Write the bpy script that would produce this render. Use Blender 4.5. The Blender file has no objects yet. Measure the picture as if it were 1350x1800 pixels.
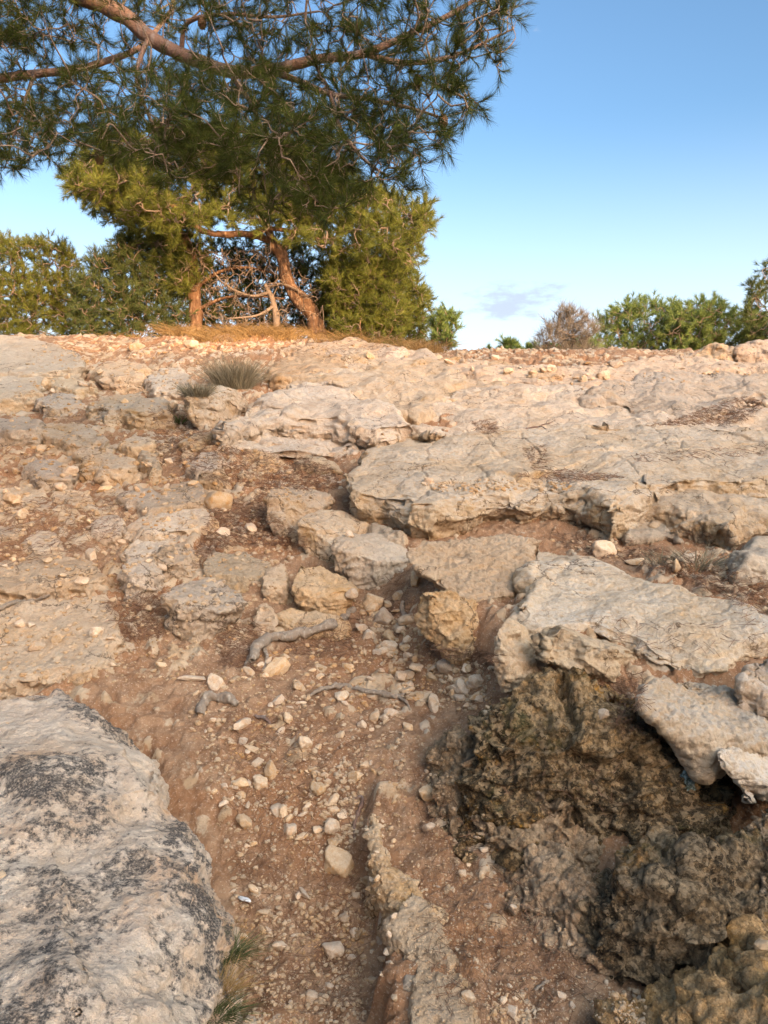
import bpy, bmesh, math, random
import numpy as np
from mathutils import Vector

random.seed(7)
rng = np.random.default_rng(7)
C = bpy.context.scene.collection
SC = bpy.context.scene
R = math.radians

# ------------------------------------------------------------------ camera
F = 1350.0                      # focal length in photo pixels (photo is 1350 x 1800)
PITCH = R(6.3)
EYE = np.array([0.0, 0.0, 1.6])
cam = bpy.data.cameras.new('camera')
cam.sensor_fit = 'VERTICAL'
cam.sensor_height = 36.0
cam.lens = 36.0 * F / 1800.0
cam.clip_start = 0.05
cam.clip_end = 2000
cam_o = bpy.data.objects.new('camera', cam)
cam_o.location = EYE
cam_o.rotation_euler = (R(90) - PITCH, 0, 0)
C.objects.link(cam_o)
SC.camera = cam_o
SC.view_settings.view_transform = 'Standard'
SC.view_settings.look = 'None'
SC.view_settings.exposure = 1.25
SC.view_settings.gamma = 1.0
SC.cycles.max_bounces = 6
SC.cycles.diffuse_bounces = 3
SC.cycles.transparent_max_bounces = 4

# ------------------------------------------------------------------ sun and sky
SUN_AZ = R(27)                  # behind the camera, to the right
SUN_EL = R(9)
SUN_DIR = np.array([math.sin(SUN_AZ) * math.cos(SUN_EL), -math.cos(SUN_AZ) * math.cos(SUN_EL), math.sin(SUN_EL)])
sun = bpy.data.lights.new('sun', 'SUN')
sun.energy = 3.4
sun.angle = R(0.6)
sun.color = (1.0, 0.66, 0.36)
sun_o = bpy.data.objects.new('sun', sun)
sun_o.rotation_euler = Vector(SUN_DIR).to_track_quat('Z', 'Y').to_euler()
C.objects.link(sun_o)

world = bpy.data.worlds.new('World')
SC.world = world
world.use_nodes = True
wn = world.node_tree.nodes
wl = world.node_tree.links
wn.clear()
w_out = wn.new('ShaderNodeOutputWorld')
w_bg = wn.new('ShaderNodeBackground')
w_bg.inputs['Strength'].default_value = 0.13
sky = wn.new('ShaderNodeTexSky')
sky.sky_type = 'NISHITA'
sky.sun_disc = False
sky.sun_elevation = SUN_EL
sky.sun_rotation = math.pi - SUN_AZ       # measured from +Y, clockwise seen from above
sky.altitude = 50
sky.air_density = 1.0
sky.dust_density = 0.6
sky.ozone_density = 2.0
w_tc = wn.new('ShaderNodeTexCoord')


def wmath(op, a, b=None, clamp=False):
    n = wn.new('ShaderNodeMath')
    n.operation = op
    n.use_clamp = clamp
    for i, v in enumerate((a, b)):
        if v is None:
            continue
        if isinstance(v, (int, float)):
            n.inputs[i].default_value = v
        else:
            wl.new(v, n.inputs[i])
    return n.outputs[0]


def wdot(vec):
    n = wn.new('ShaderNodeVectorMath')
    n.operation = 'DOT_PRODUCT'
    wl.new(w_tc.outputs['Generated'], n.inputs[0])
    n.inputs[1].default_value = vec
    return n.outputs['Value']


def wmix(fac, a, b, blend='MIX'):
    n = wn.new('ShaderNodeMix')
    n.data_type = 'RGBA'
    n.blend_type = blend
    for s, v in ((n.inputs['Factor'], fac), (n.inputs['A'], a), (n.inputs['B'], b)):
        if isinstance(v, (int, float)):
            s.default_value = v
        elif isinstance(v, tuple):
            s.default_value = v
        else:
            wl.new(v, s)
    return n.outputs['Result']


def wrange(v, a, b, c=0.0, d=1.0):
    n = wn.new('ShaderNodeMapRange')
    n.interpolation_type = 'SMOOTHSTEP'
    wl.new(v, n.inputs[0])
    for i, x in enumerate((a, b, c, d)):
        n.inputs[i + 1].default_value = x
    return n.outputs[0]


# broad warm glow added to the sky behind the camera to light the foreground
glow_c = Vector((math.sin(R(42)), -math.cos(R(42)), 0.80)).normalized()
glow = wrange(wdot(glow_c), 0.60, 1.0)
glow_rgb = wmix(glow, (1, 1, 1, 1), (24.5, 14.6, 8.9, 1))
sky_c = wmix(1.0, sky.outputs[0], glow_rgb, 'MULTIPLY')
# thin bank of grey-lilac cloud low over the crest
CL = np.array([(905 - 675) / F, 1.0, 0])
sep = wn.new('ShaderNodeSeparateXYZ')
wl.new(w_tc.outputs['Generated'], sep.inputs[0])
el = sep.outputs['Z']
mp = wn.new('ShaderNodeMapping')
wl.new(w_tc.outputs['Generated'], mp.inputs[0])
mp.inputs['Scale'].default_value = (22, 22, 60)
nz = wn.new('ShaderNodeTexNoise')
wl.new(mp.outputs[0], nz.inputs['Vector'])
nz.inputs['Scale'].default_value = 1.0
nz.inputs['Detail'].default_value = 6
nz.inputs['Roughness'].default_value = 0.6
SKY_NODES = dict(el=el, noise=nz.outputs['Fac'])
band = wmath('MULTIPLY', wrange(el, 0.02, 0.12), wrange(el, 0.28, 0.12))
lilac = wmath('MULTIPLY', wrange(el, 0.36, 0.02), 0.82)
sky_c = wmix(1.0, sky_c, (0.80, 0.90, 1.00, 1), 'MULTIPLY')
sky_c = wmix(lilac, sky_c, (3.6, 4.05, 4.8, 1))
v905 = Vector((0.1640, 0.9533, 0.1790 - 0.0))
spot = wn.new('ShaderNodeVectorMath')
spot.operation = 'SUBTRACT'
wl.new(w_tc.outputs['Generated'], spot.inputs[0])
CLOUD_DIR = None
wl.new(sky_c, w_bg.inputs['Color'])
wl.new(w_bg.outputs[0], w_out.inputs['Surface'])

# ------------------------------------------------------------------ pixel helpers (photo pixels -> rays)
FWD = np.array([0, math.cos(PITCH), -math.sin(PITCH)])
UP = np.array([0, math.sin(PITCH), math.cos(PITCH)])


def ray(u, v):
    return FWD + np.array([(u - 675) / F, 0, 0]) + UP * ((900 - v) / F)


def at(u, v, d):
    """point d metres ahead of the eye behind photo pixel (u, v)"""
    return EYE + ray(u, v) * d


def project(p):
    q = np.atleast_2d(p) - EYE
    d = q @ FWD
    return 675 + F * q[:, 0] / d, 900 - F * (q @ UP) / d, d


# a soft grey cloud sitting low in the sky beyond the crest
cd = ray(905, 528)
cd = cd / np.linalg.norm(cd)
spot.inputs[1].default_value = tuple(cd)
smp = wn.new('ShaderNodeVectorMath')
smp.operation = 'MULTIPLY'
wl.new(spot.outputs[0], smp.inputs[0])
smp.inputs[1].default_value = (0.9, 0.9, 2.8)
sln = wn.new('ShaderNodeVectorMath')
sln.operation = 'LENGTH'
wl.new(smp.outputs[0], sln.inputs[0])
cm = wmath('ADD', wmath('MULTIPLY', wrange(sln.outputs['Value'], 0.12, 0.0), 0.66), wmath('MULTIPLY', wmath('SUBTRACT', nz.outputs['Fac'], 0.55), 1.5))
cloud_m = wmath('MULTIPLY', wrange(cm, 0.2, 0.6), 0.8)
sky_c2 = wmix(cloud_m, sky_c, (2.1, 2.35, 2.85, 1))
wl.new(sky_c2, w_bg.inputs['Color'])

# ------------------------------------------------------------------ numpy noise
_perm = np.random.default_rng(3).permutation(256).astype(np.int64)
PERM = np.concatenate([_perm, _perm, _perm])
_g = np.random.default_rng(5).normal(size=(256, 3))
GRAD = _g / np.linalg.norm(_g, axis=1)[:, None]
RND = np.random.default_rng(9).random((256, 4))


def _h(ix, iy, iz, seed):
    return PERM[(PERM[(PERM[(ix + seed * 37) & 255] + iy) & 255] + iz) & 255]


def perlin(p, seed=0):
    i = np.floor(p).astype(np.int64)
    f = p - i
    w = f * f * f * (f * (f * 6 - 15) + 10)
    res = 0
    for dx in (0, 1):
        wx = w[:, 0] if dx else 1 - w[:, 0]
        for dy in (0, 1):
            wy = w[:, 1] if dy else 1 - w[:, 1]
            for dz in (0, 1):
                wz = w[:, 2] if dz else 1 - w[:, 2]
                g = GRAD[_h(i[:, 0] + dx, i[:, 1] + dy, i[:, 2] + dz, seed)]
                d = (f[:, 0] - dx) * g[:, 0] + (f[:, 1] - dy) * g[:, 1] + (f[:, 2] - dz) * g[:, 2]
                res = res + wx * wy * wz * d
    return res * 1.6


def fbm(p, octv=4, gain=0.5, seed=0, ridged=False):
    a, s, out = 1.0, 1.0, 0
    for k in range(octv):
        n = perlin(p * s + 17.3 * k, seed + k)
        if ridged:
            n = 0.5 - np.abs(n) * 1.6
        out = out + a * n
        a *= gain
        s *= 2.03
    return out


def worley(p, seed=0):
    n = len(p)
    i = np.floor(p).astype(np.int64)
    f1 = np.full(n, 9.0)
    f2 = np.full(n, 9.0)
    h1 = np.zeros(n, np.int64)
    h2 = np.zeros(n, np.int64)
    c1 = np.zeros((n, 3))
    c2 = np.zeros((n, 3))
    for dx in (-1, 0, 1):
        for dy in (-1, 0, 1):
            for dz in (-1, 0, 1):
                hh = _h(i[:, 0] + dx, i[:, 1] + dy, i[:, 2] + dz, seed)
                c = i + np.array([dx, dy, dz]) + RND[hh, :3]
                d = np.sqrt(((p - c) ** 2).sum(1))
                a = d < f1
                b = (~a) & (d < f2)
                f2 = np.where(a, f1, np.where(b, d, f2))
                h2 = np.where(a, h1, np.where(b, hh, h2))
                c2 = np.where(a[:, None], c1, np.where(b[:, None], c, c2))
                f1 = np.where(a, d, f1)
                h1 = np.where(a, hh, h1)
                c1 = np.where(a[:, None], c, c1)
    return f1, f2, h1, h2, c1, c2


def facet(p, scale, seed=0, soft=0.10, step=0.35, tilt=0.55):
    """fractured planes: every cell is a tilted plane, with small broken steps between cells"""
    q = p / scale
    f1, f2, h1, h2, c1, c2 = worley(q, seed)
    v1 = ((q - c1) * GRAD[h1]).sum(1) * tilt + (RND[h1, 3] - 0.5) * step
    v2 = ((q - c2) * GRAD[h2]).sum(1) * tilt + (RND[h2, 3] - 0.5) * step
    t = np.clip((f2 - f1) / soft, 0, 1)
    t = t * t * (3 - 2 * t)
    m = (v1 + v2) * 0.5
    return (m + (v1 - m) * t) * scale, f2 - f1


def smooth(a, b, x):
    t = np.clip((x - a) / (b - a), 0, 1)
    return t * t * (3 - 2 * t)


# ------------------------------------------------------------------ the shape of the land
_ky = np.array([-400, 1.6, 2.2, 3.0, 4.0, 5.0, 6.0, 7.0, 8.0, 9.0, 10.0, 11.0, 12.0, 13.5, 16, 22, 40, 400.0])
_kz = np.array([0, 0.0, 0.06, 0.28, 0.56, 0.84, 1.12, 1.40, 1.68, 1.97, 2.27, 2.55, 2.76, 2.85, 2.85, 2.6, 2.2, 1.0])
_ys = np.linspace(-10, 45, 5501)
_zs = np.interp(_ys, _ky, _kz)
_k = np.hanning(61)
_k /= _k.sum()
_zs = np.concatenate([_zs[:30], np.convolve(_zs, _k, 'valid'), _zs[-30:]])


def B(x, y):
    """smooth hillside without its steps"""
    y = np.asarray(y, float)
    return np.where(y < 44.9, np.interp(y, _ys, _zs), np.interp(y, _ky, _kz))


_ex_y = np.array([0, 1.6, 1.85, 2.07, 2.45, 2.65, 2.9, 3.3, 3.6, 4.6, 5.5, 6.5, 7.5])
_ex_x = np.array([0.80, 0.72, 0.64, 0.57, 0.42, 0.32, 0.25, 0.13, -0.02, -0.2, -0.55, -1.0, -1.3])
_eh = np.array([0.12, 0.12, 0.12, 0.12, 0.12, 0.15, 0.35, 0.38, 0.34, 0.12, 0.03, 0.0, 0.0])
_cx_y = np.array([0, 1.6, 1.9, 2.3, 2.7, 3.0])
_cx_x = np.array([0.04, 0.03, 0.02, 0.0, -0.05, -0.05])


def G(x, y, fine=False):
    x = np.asarray(x, float)
    y = np.asarray(y, float)
    z = B(x, y)
    e = np.interp(y, _ex_y, _ex_x)
    z = z + np.interp(y, _ex_y, _eh) * smooth(0.08, 0.48, x - e)
    # the left lane of the gully lies a hand lower than the right one
    c = np.interp(y, _cx_y, _cx_x) + 0.03 * np.sin(y * 9.0) + 0.02 * np.sin(y * 23.0 + 1) + 0.012 * np.sin(y * 61) + 0.008 * np.sin(y * 113 + 2)
    z = z - 0.17 * smooth(0.025, -0.025, x - c) * smooth(3.0, 2.3, y) * smooth(-1.2, -0.7, x)
    # left bedrock side lies a little higher than the gully
    z = z + 0.10 * smooth(-0.6, -1.6, x) * smooth(2.8, 3.4, y) * smooth(8.5, 6.5, y)
    z = z + 0.22 * smooth(0.6, -2.0, x) * smooth(10, 12.5, y) * smooth(60, 25, y)
    # unseen bank added behind the camera to keep the evening sun off the slope
    s = x * math.sin(SUN_AZ) - y * math.cos(SUN_AZ)
    t = x * math.cos(SUN_AZ) + y * math.sin(SUN_AZ)
    z = z + (6.5 + 0.35 * np.sin(t * 0.55) + 0.25 * np.sin(t * 1.3 + 1)) * smooth(7, 14, s) * smooth(40, 24, s)
    return z


def hit(u, v, h=0.0, fn=B):
    """where the view ray of photo pixel (u, v) meets the hillside raised by h"""
    d = ray(u, v)
    ts = np.concatenate([np.linspace(0.6, 8, 400), np.linspace(8, 40, 400)])
    P = EYE + d[None] * ts[:, None]
    s = P[:, 2] - (fn(P[:, 0], P[:, 1]) + h)
    k = np.nonzero((s[:-1] > 0) & (s[1:] <= 0))[0]
    if len(k) == 0:
        t = 12.0
    else:
        k = k[0]
        t = ts[k] + (ts[k + 1] - ts[k]) * s[k] / (s[k] - s[k + 1])
    return EYE + d * t


# ------------------------------------------------------------------ mesh + object helpers
def mesh_np(name, V, Fc, smooth_=True):
    V = np.asarray(V, np.float32)
    Fc = np.asarray(Fc, np.int32)
    me = bpy.data.meshes.new(name)
    me.vertices.add(len(V))
    me.vertices.foreach_set('co', V.ravel())
    n, k = Fc.shape
    me.loops.add(n * k)
    me.loops.foreach_set('vertex_index', Fc.ravel())
    me.polygons.add(n)
    me.polygons.foreach_set('loop_start', np.arange(0, n * k, k, dtype=np.int32))
    me.polygons.foreach_set('loop_total', np.full(n, k, np.int32))
    me.polygons.foreach_set('use_smooth', np.full(n, smooth_, bool))
    me.update(calc_edges=True)
    return me


def link(name, me, mat=None, parent=None, loc=None):
    o = bpy.data.objects.new(name, me)
    if mat is not None and len(me.materials) == 0:
        me.materials.append(mat)
    if loc is not None:
        o.location = loc
    C.objects.link(o)
    if parent is not None:
        o.parent = parent
    return o


def tag(o, label=None, cat=None, group=None, kind=None):
    if label:
        o['label'] = label
    if cat:
        o['category'] = cat
    if group:
        o['group'] = group
    if kind or label:
        o['kind'] = kind or 'thing'
    return o


def empty(name, loc):
    o = bpy.data.objects.new(name, None)
    o.location = loc
    o.empty_display_size = 0.1
    C.objects.link(o)
    return o


def recentre(me, base):
    n = len(me.vertices)
    co = np.empty(n * 3, np.float32)
    me.vertices.foreach_get('co', co)
    co = co.reshape(-1, 3) - np.asarray(base, np.float32)
    me.vertices.foreach_set('co', co.ravel())
    me.update()


# ------------------------------------------------------------------ materials
class NT:
    def __init__(self, name):
        self.m = bpy.data.materials.new(name)
        self.m.use_nodes = True
        self.t = self.m.node_tree
        self.n = self.t.nodes
        self.n.clear()
        self.out = self.n.new('ShaderNodeOutputMaterial')

    def l(self, a, b):
        self.t.links.new(a, b)

    def set(self, sock, v):
        if isinstance(v, (int, float)):
            sock.default_value = v
        elif isinstance(v, tuple):
            sock.default_value = v if len(v) == 4 or len(sock.default_value) == 3 else v + (1,)
        else:
            self.l(v, sock)

    def coords(self, rand=True, scale=(1, 1, 1)):
        tc = self.n.new('ShaderNodeTexCoord')
        src = tc.outputs['Object']
        if rand:
            oi = self.n.new('ShaderNodeObjectInfo')
            c = self.n.new('ShaderNodeCombineXYZ')
            m = self.math('MULTIPLY', oi.outputs['Random'], 37.0)
            self.l(m, c.inputs[0])
            self.l(m, c.inputs[1])
            a = self.n.new('ShaderNodeVectorMath')
            a.operation = 'ADD'
            self.l(src, a.inputs[0])
            self.l(c.outputs[0], a.inputs[1])
            src = a.outputs[0]
            self.random = oi.outputs['Random']
        return src

    def scaled(self, vec, s):
        a = self.n.new('ShaderNodeVectorMath')
        a.operation = 'MULTIPLY'
        self.l(vec, a.inputs[0])
        a.inputs[1].default_value = s
        return a.outputs[0]

    def noise(self, vec, scale, detail=4, rough=0.55, dist=0.0):
        n = self.n.new('ShaderNodeTexNoise')
        self.l(vec, n.inputs['Vector'])
        n.inputs['Scale'].default_value = scale
        n.inputs['Detail'].default_value = detail
        n.inputs['Roughness'].default_value = rough
        n.inputs['Distortion'].default_value = dist
        return n.outputs['Fac']

    def voro(self, vec, scale, feature='F1'):
        n = self.n.new('ShaderNodeTexVoronoi')
        n.feature = feature
        self.l(vec, n.inputs['Vector'])
        n.inputs['Scale'].default_value = scale
        return n

    def math(self, op, a, b=None, clamp=False):
        n = self.n.new('ShaderNodeMath')
        n.operation = op
        n.use_clamp = clamp
        for i, v in enumerate((a, b)):
            if v is not None:
                self.set(n.inputs[i], v)
        return n.outputs[0]

    def rng(self, v, a, b, c=0.0, d=1.0):
        n = self.n.new('ShaderNodeMapRange')
        n.interpolation_type = 'SMOOTHSTEP'
        self.l(v, n.inputs[0])
        for i, x in enumerate((a, b, c, d)):
            n.inputs[i + 1].default_value = x
        return n.outputs[0]

    def mix(self, fac, a, b, blend='MIX'):
        n = self.n.new('ShaderNodeMix')
        n.data_type = 'RGBA'
        n.blend_type = blend
        self.set(n.inputs['Factor'], fac)
        self.set(n.inputs['A'], a)
        self.set(n.inputs['B'], b)
        return n.outputs['Result']

    def bump(self, h, strength=0.5, dist=0.01, prev=None):
        n = self.n.new('ShaderNodeBump')
        n.inputs['Strength'].default_value = strength
        n.inputs['Distance'].default_value = dist
        self.l(h, n.inputs['Height'])
        if prev is not None:
            self.l(prev, n.inputs['Normal'])
        return n.outputs[0]

    def normal_z(self):
        g = self.n.new('ShaderNodeNewGeometry')
        s = self.n.new('ShaderNodeSeparateXYZ')
        self.l(g.outputs['Normal'], s.inputs[0])
        return s.outputs['Z']

    def attr(self, name):
        a = self.n.new('ShaderNodeAttribute')
        a.attribute_name = name
        return a.outputs['Fac']

    def principled(self, col, rough=0.9, normal=None, spec=0.2):
        p = self.n.new('ShaderNodeBsdfPrincipled')
        self.set(p.inputs['Base Color'], col)
        self.set(p.inputs['Roughness'], rough)
        p.inputs['Specular IOR Level'].default_value = spec
        if normal is not None:
            self.l(normal, p.inputs['Normal'])
        self.p = p
        self.l(p.outputs[0], self.out.inputs['Surface'])
        return p


def rock_material(name, warm, pale, grey, ochre, dark_amt=0.25, grey_amt=0.6, ochre_amt=0.4, dark=(0.07, 0.065, 0.06),
                  speck=0.6, bumpy=1.0, moss=0.0, dark_scale=2.2, crack_scale=3.2, clasts=0.0, cracks=0.8, grain=0.7, bs=1.0, dark_top=False):
    t = NT(name)
    v = t.coords()
    n_big = t.noise(v, 1.7, 5, 0.6)
    n_mid = t.noise(v, 6.5, 6, 0.65, 0.4)
    n_fine = t.noise(v, 38, 5, 0.7)
    n_grain = t.noise(v, 150, 3, 0.7)
    col = t.mix(t.rng(n_mid, 0.32, 0.68), warm, pale)
    # ochre stains
    o = t.math('MULTIPLY', t.rng(t.noise(v, 3.1, 6, 0.65, 0.8), 0.50, 0.66), ochre_amt)
    col = t.mix(o, col, ochre)
    # pale grey weathering crust on the tops
    nzv = t.normal_z()
    g = t.math('MULTIPLY', t.math('ADD', t.math('MULTIPLY', t.rng(nzv, 0.35, 0.95), 0.55), t.rng(n_big, 0.35, 0.68, 0.0, 0.75)), grey_amt, True)
    g = t.math('MULTIPLY', g, t.rng(n_fine, 0.25, 0.60))
    col = t.mix(g, col, grey)
    di = t.rng(t.noise(v, 13, 6, 0.72, 0.6), 0.50, 0.70)
    col = t.mix(t.math('MULTIPLY', di, 0.5), col, tuple(c * 0.5 for c in warm))
    # black lichen
    dm = t.math('ADD', t.math('MULTIPLY', t.noise(v, dark_scale, 5, 0.6, 0.3), 1.0), t.math('MULTIPLY', t.math('SUBTRACT', n_fine, 0.5), 0.75))
    dm = t.rng(dm, 0.72 - 0.28 * dark_amt, 0.86 - 0.28 * dark_amt)
    dm = t.math('MULTIPLY', dm, t.rng(n_grain, 0.28, 0.58, 0.35, 0.95))
    if dark_top:
        dm = t.math('MULTIPLY', dm, t.rng(t.math('ADD', nzv, t.math('MULTIPLY', t.math('SUBTRACT', n_mid, 0.5), 1.2)), 0.25, 0.6))
    col = t.mix(t.math('MULTIPLY', dm, min(1.0, dark_amt * 1.6)), col, dark)
    if clasts:
        wv2 = t.n.new('ShaderNodeVectorMath')
        wv2.operation = 'ADD'
        t.l(v, wv2.inputs[0])
        nc2 = t.n.new('ShaderNodeTexNoise')
        t.l(v, nc2.inputs['Vector'])
        nc2.inputs['Scale'].default_value = 40
        nc2.inputs['Detail'].default_value = 4
        t.l(t.scaled(nc2.outputs['Color'], (0.03, 0.03, 0.03)), wv2.inputs[1])
        vcl = t.voro(wv2.outputs[0], 62)
        sx = t.n.new('ShaderNodeSeparateXYZ')
        t.l(vcl.outputs['Color'], sx.inputs[0])
        cl = t.math('ADD', sx.outputs['X'], t.math('MULTIPLY', t.math('SUBTRACT', n_big, 0.5), 1.2))
        col = t.mix(t.math('MULTIPLY', t.rng(vcl.outputs['Distance'], 0.32, 0.60), clasts * 0.85), col, (0.05, 0.036, 0.022))
        col = t.mix(t.math('MULTIPLY', t.rng(cl, 0.62, 0.78), clasts), col, (0.40, 0.29, 0.18))
        col = t.mix(t.math('MULTIPLY', t.rng(cl, 0.30, 0.12), clasts * 0.8), col, (0.04, 0.03, 0.02))
    g1 = t.noise(v, 55, 5, 0.75, 0.3)
    col = t.mix(t.math('MULTIPLY', t.rng(g1, 0.44, 0.30), grain * 0.75), col, tuple(c * 0.42 for c in warm))
    col = t.mix(t.math('MULTIPLY', t.rng(g1, 0.54, 0.68), grain * 0.6), col, tuple(min(1, c * 1.25) for c in pale))
    # speckle
    sp = t.rng(t.noise(v, 95, 4, 0.75), 0.56, 0.70)
    col = t.mix(t.math('MULTIPLY', sp, speck * 0.5), col, tuple(min(1, c * 1.55) for c in pale))
    sd = t.rng(t.noise(v, 62, 4, 0.75), 0.60, 0.72)
    col = t.mix(t.math('MULTIPLY', sd, speck * 0.7), col, tuple(c * 0.35 for c in warm))
    wv = t.n.new('ShaderNodeVectorMath')
    wv.operation = 'ADD'
    t.l(v, wv.inputs[0])
    nc = t.n.new('ShaderNodeTexNoise')
    t.l(v, nc.inputs['Vector'])
    nc.inputs['Scale'].default_value = 3.5
    nc.inputs['Detail'].default_value = 6
    nc.inputs['Roughness'].default_value = 0.65
    t.l(t.scaled(nc.outputs['Color'], (0.35, 0.35, 0.35)), wv.inputs[1])
    vc = t.voro(wv.outputs[0], crack_scale, 'DISTANCE_TO_EDGE')
    cr = t.math('MULTIPLY', t.rng(vc.outputs['Distance'], 0.022, 0.004), t.rng(t.noise(v, 2.3, 3, 0.5), 0.46, 0.58))
    col = t.mix(t.math('MULTIPLY', cr, cracks), col, (0.10, 0.06, 0.035))
    if moss:
        mm = t.math('MULTIPLY', t.rng(t.noise(v, 4.2, 5, 0.7), 0.56, 0.66), moss)
        col = t.mix(mm, col, (0.035, 0.05, 0.01))
    # each stone has a tint of its own
    hs = t.n.new('ShaderNodeHueSaturation')
    t.l(col, hs.inputs['Color'])
    t.l(t.rng(t.random, 0, 1, 0.82, 1.10), hs.inputs['Value'])
    t.l(t.rng(t.math('FRACT', t.math('MULTIPLY', t.random, 7.3)), 0, 1, 0.9, 1.12), hs.inputs['Saturation'])
    b0 = t.bump(cr, -0.8, 0.02 * bs)
    b1 = t.bump(n_mid, 0.55 * bumpy, 0.035 * bs, b0)
    b2 = t.bump(n_fine, 0.9 * bumpy, 0.018 * bs, b1)
    b2 = t.bump(g1, 0.6 * bumpy, 0.010 * bs, b2)
    b3 = t.bump(n_grain, 0.7 * bumpy, 0.004 * bs, b2)
    t.principled(hs.outputs[0], 0.93, b3, 0.15)
    return t.m


M = {}
M['slab'] = rock_material('slab_limestone', (0.38, 0.25, 0.145), (0.50, 0.37, 0.245), (0.46, 0.39, 0.31), (0.41, 0.235, 0.09), 0.42, 0.65, 0.6, dark=(0.15, 0.115, 0.08))
M['pale'] = rock_material('lightened_weathered_limestone', (0.42, 0.285, 0.165), (0.55, 0.415, 0.28), (0.53, 0.45, 0.36), (0.43, 0.25, 0.10), 0.36, 0.85, 0.5, dark=(0.17, 0.13, 0.09))  # pale grey tops, lightened further to offset dimmer light on the great slab
M['warm'] = rock_material('warm_limestone', (0.40, 0.25, 0.13), (0.51, 0.36, 0.22), (0.43, 0.35, 0.26), (0.45, 0.24, 0.08), 0.08, 0.35, 0.55)
M['grey'] = rock_material('grey_limestone', (0.35, 0.24, 0.145), (0.44, 0.335, 0.225), (0.42, 0.345, 0.26), (0.37, 0.215, 0.085), 0.30, 0.6, 0.45)
M['lichen'] = rock_material('lichen_boulder', (0.52, 0.36, 0.225), (0.64, 0.50, 0.36), (0.58, 0.465, 0.365), (0.54, 0.30, 0.14), 0.88, 0.4, 0.7, (0.04, 0.037, 0.035), 0.8, 1.05, 0, 2.3, cracks=0.15, grain=0.45, dark_top=True)
M['dark'] = rock_material('dark_conglomerate', (0.30, 0.185, 0.09), (0.42, 0.29, 0.165), (0.30, 0.235, 0.16), (0.44, 0.22, 0.065), 0.92, 0.35, 1.0, (0.025, 0.02, 0.013), 1.0, 1.6, 0.35, 2.3, clasts=0.6, cracks=0.3)
M['tan'] = rock_material('tan_conglomerate', (0.42, 0.235, 0.105), (0.52, 0.345, 0.19), (0.40, 0.31, 0.20), (0.47, 0.245, 0.085), 0.35, 0.1, 0.7, (0.05, 0.036, 0.02), 1.0, 1.5, 0.1, 2.6, clasts=0.4, cracks=0.2, grain=0.8)
M['crest'] = rock_material('crest_limestone', (0.41, 0.26, 0.15), (0.49, 0.35, 0.225), (0.43, 0.35, 0.265), (0.44, 0.245, 0.10), 0.12, 0.4, 0.55)
M['stone'] = rock_material('loose_stone', (0.43, 0.275, 0.15), (0.54, 0.40, 0.265), (0.50, 0.42, 0.325), (0.47, 0.24, 0.085), 0.02, 0.4, 0.7, speck=0.35, grain=0.35, bs=0.035, cracks=0.0)
M['pebble'] = rock_material('pebble_grit', (0.43, 0.275, 0.15), (0.54, 0.40, 0.265), (0.50, 0.42, 0.325), (0.47, 0.24, 0.085), 0.02, 0.4, 0.7, speck=0.35, grain=0.35, bs=0.5, cracks=0.0)


def ground_material():
    t = NT('stony_red_soil')
    v = t.coords(False)
    st = t.attr('stony')
    n1 = t.noise(v, 1.3, 5, 0.6)
    n2 = t.noise(v, 9, 6, 0.7)
    n3 = t.noise(v, 60, 5, 0.7)
    n4 = t.noise(v, 210, 3, 0.7)
    soil = t.mix(t.rng(n2, 0.35, 0.65), (0.215, 0.11, 0.056), (0.345, 0.21, 0.12))
    soil = t.mix(t.rng(n1, 0.40, 0.62), soil, (0.275, 0.135, 0.064))
    soil = t.mix(t.math('MULTIPLY', t.rng(n3, 0.5, 0.72), 0.6), soil, (0.46, 0.32, 0.21))
    soil = t.mix(t.math('MULTIPLY', t.rng(t.noise(v, 120, 3, 0.7), 0.60, 0.70), 0.8), soil, (0.56, 0.43, 0.31))
    soil = t.mix(t.math('MULTIPLY', t.rng(t.noise(v, 75, 4, 0.7), 0.60, 0.74), 0.6), soil, (0.12, 0.065, 0.04))
    rock = t.mix(t.rng(n2, 0.35, 0.65), (0.36, 0.235, 0.13), (0.48, 0.355, 0.23))
    rock = t.mix(t.math('MULTIPLY', t.rng(t.noise(v, 4, 5, 0.6), 0.45, 0.65), 0.5), rock, (0.44, 0.375, 0.295))
    rock = t.mix(t.math('MULTIPLY', t.rng(n3, 0.58, 0.75), 0.5), rock, (0.26, 0.16, 0.10))
    f = t.rng(t.math('ADD', st, t.math('MULTIPLY', t.math('SUBTRACT', n3, 0.5), 0.7)), 0.35, 0.62)
    col = t.mix(f, soil, rock)
    b = t.bump(n2, 0.6, 0.03)
    b = t.bump(n3, 0.9, 0.012, b)
    b = t.bump(n4, 0.8, 0.004, b)
    t.principled(col, 0.95, b, 0.12)
    return t.m


M['ground'] = ground_material()


def leaf_material(name, a, b, c, trans=0.25, scale=3.0):
    t = NT(name)
    v = t.coords(False)
    rnd = t.attr('tint')
    col = t.mix(t.rng(rnd, 0.0, 1.0), a, b)
    col = t.mix(t.rng(t.noise(v, scale, 3, 0.6), 0.4, 0.65), col, c)
    p = t.principled(col, 0.7, None, 0.12)
    tr = t.n.new('ShaderNodeBsdfTranslucent')
    t.l(col, tr.inputs['Color'])
    ms = t.n.new('ShaderNodeMixShader')
    ms.inputs[0].default_value = trans
    t.l(p.outputs[0], ms.inputs[1])
    t.l(tr.outputs[0], ms.inputs[2])
    t.l(ms.outputs[0], t.out.inputs['Surface'])
    return t.m


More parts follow.
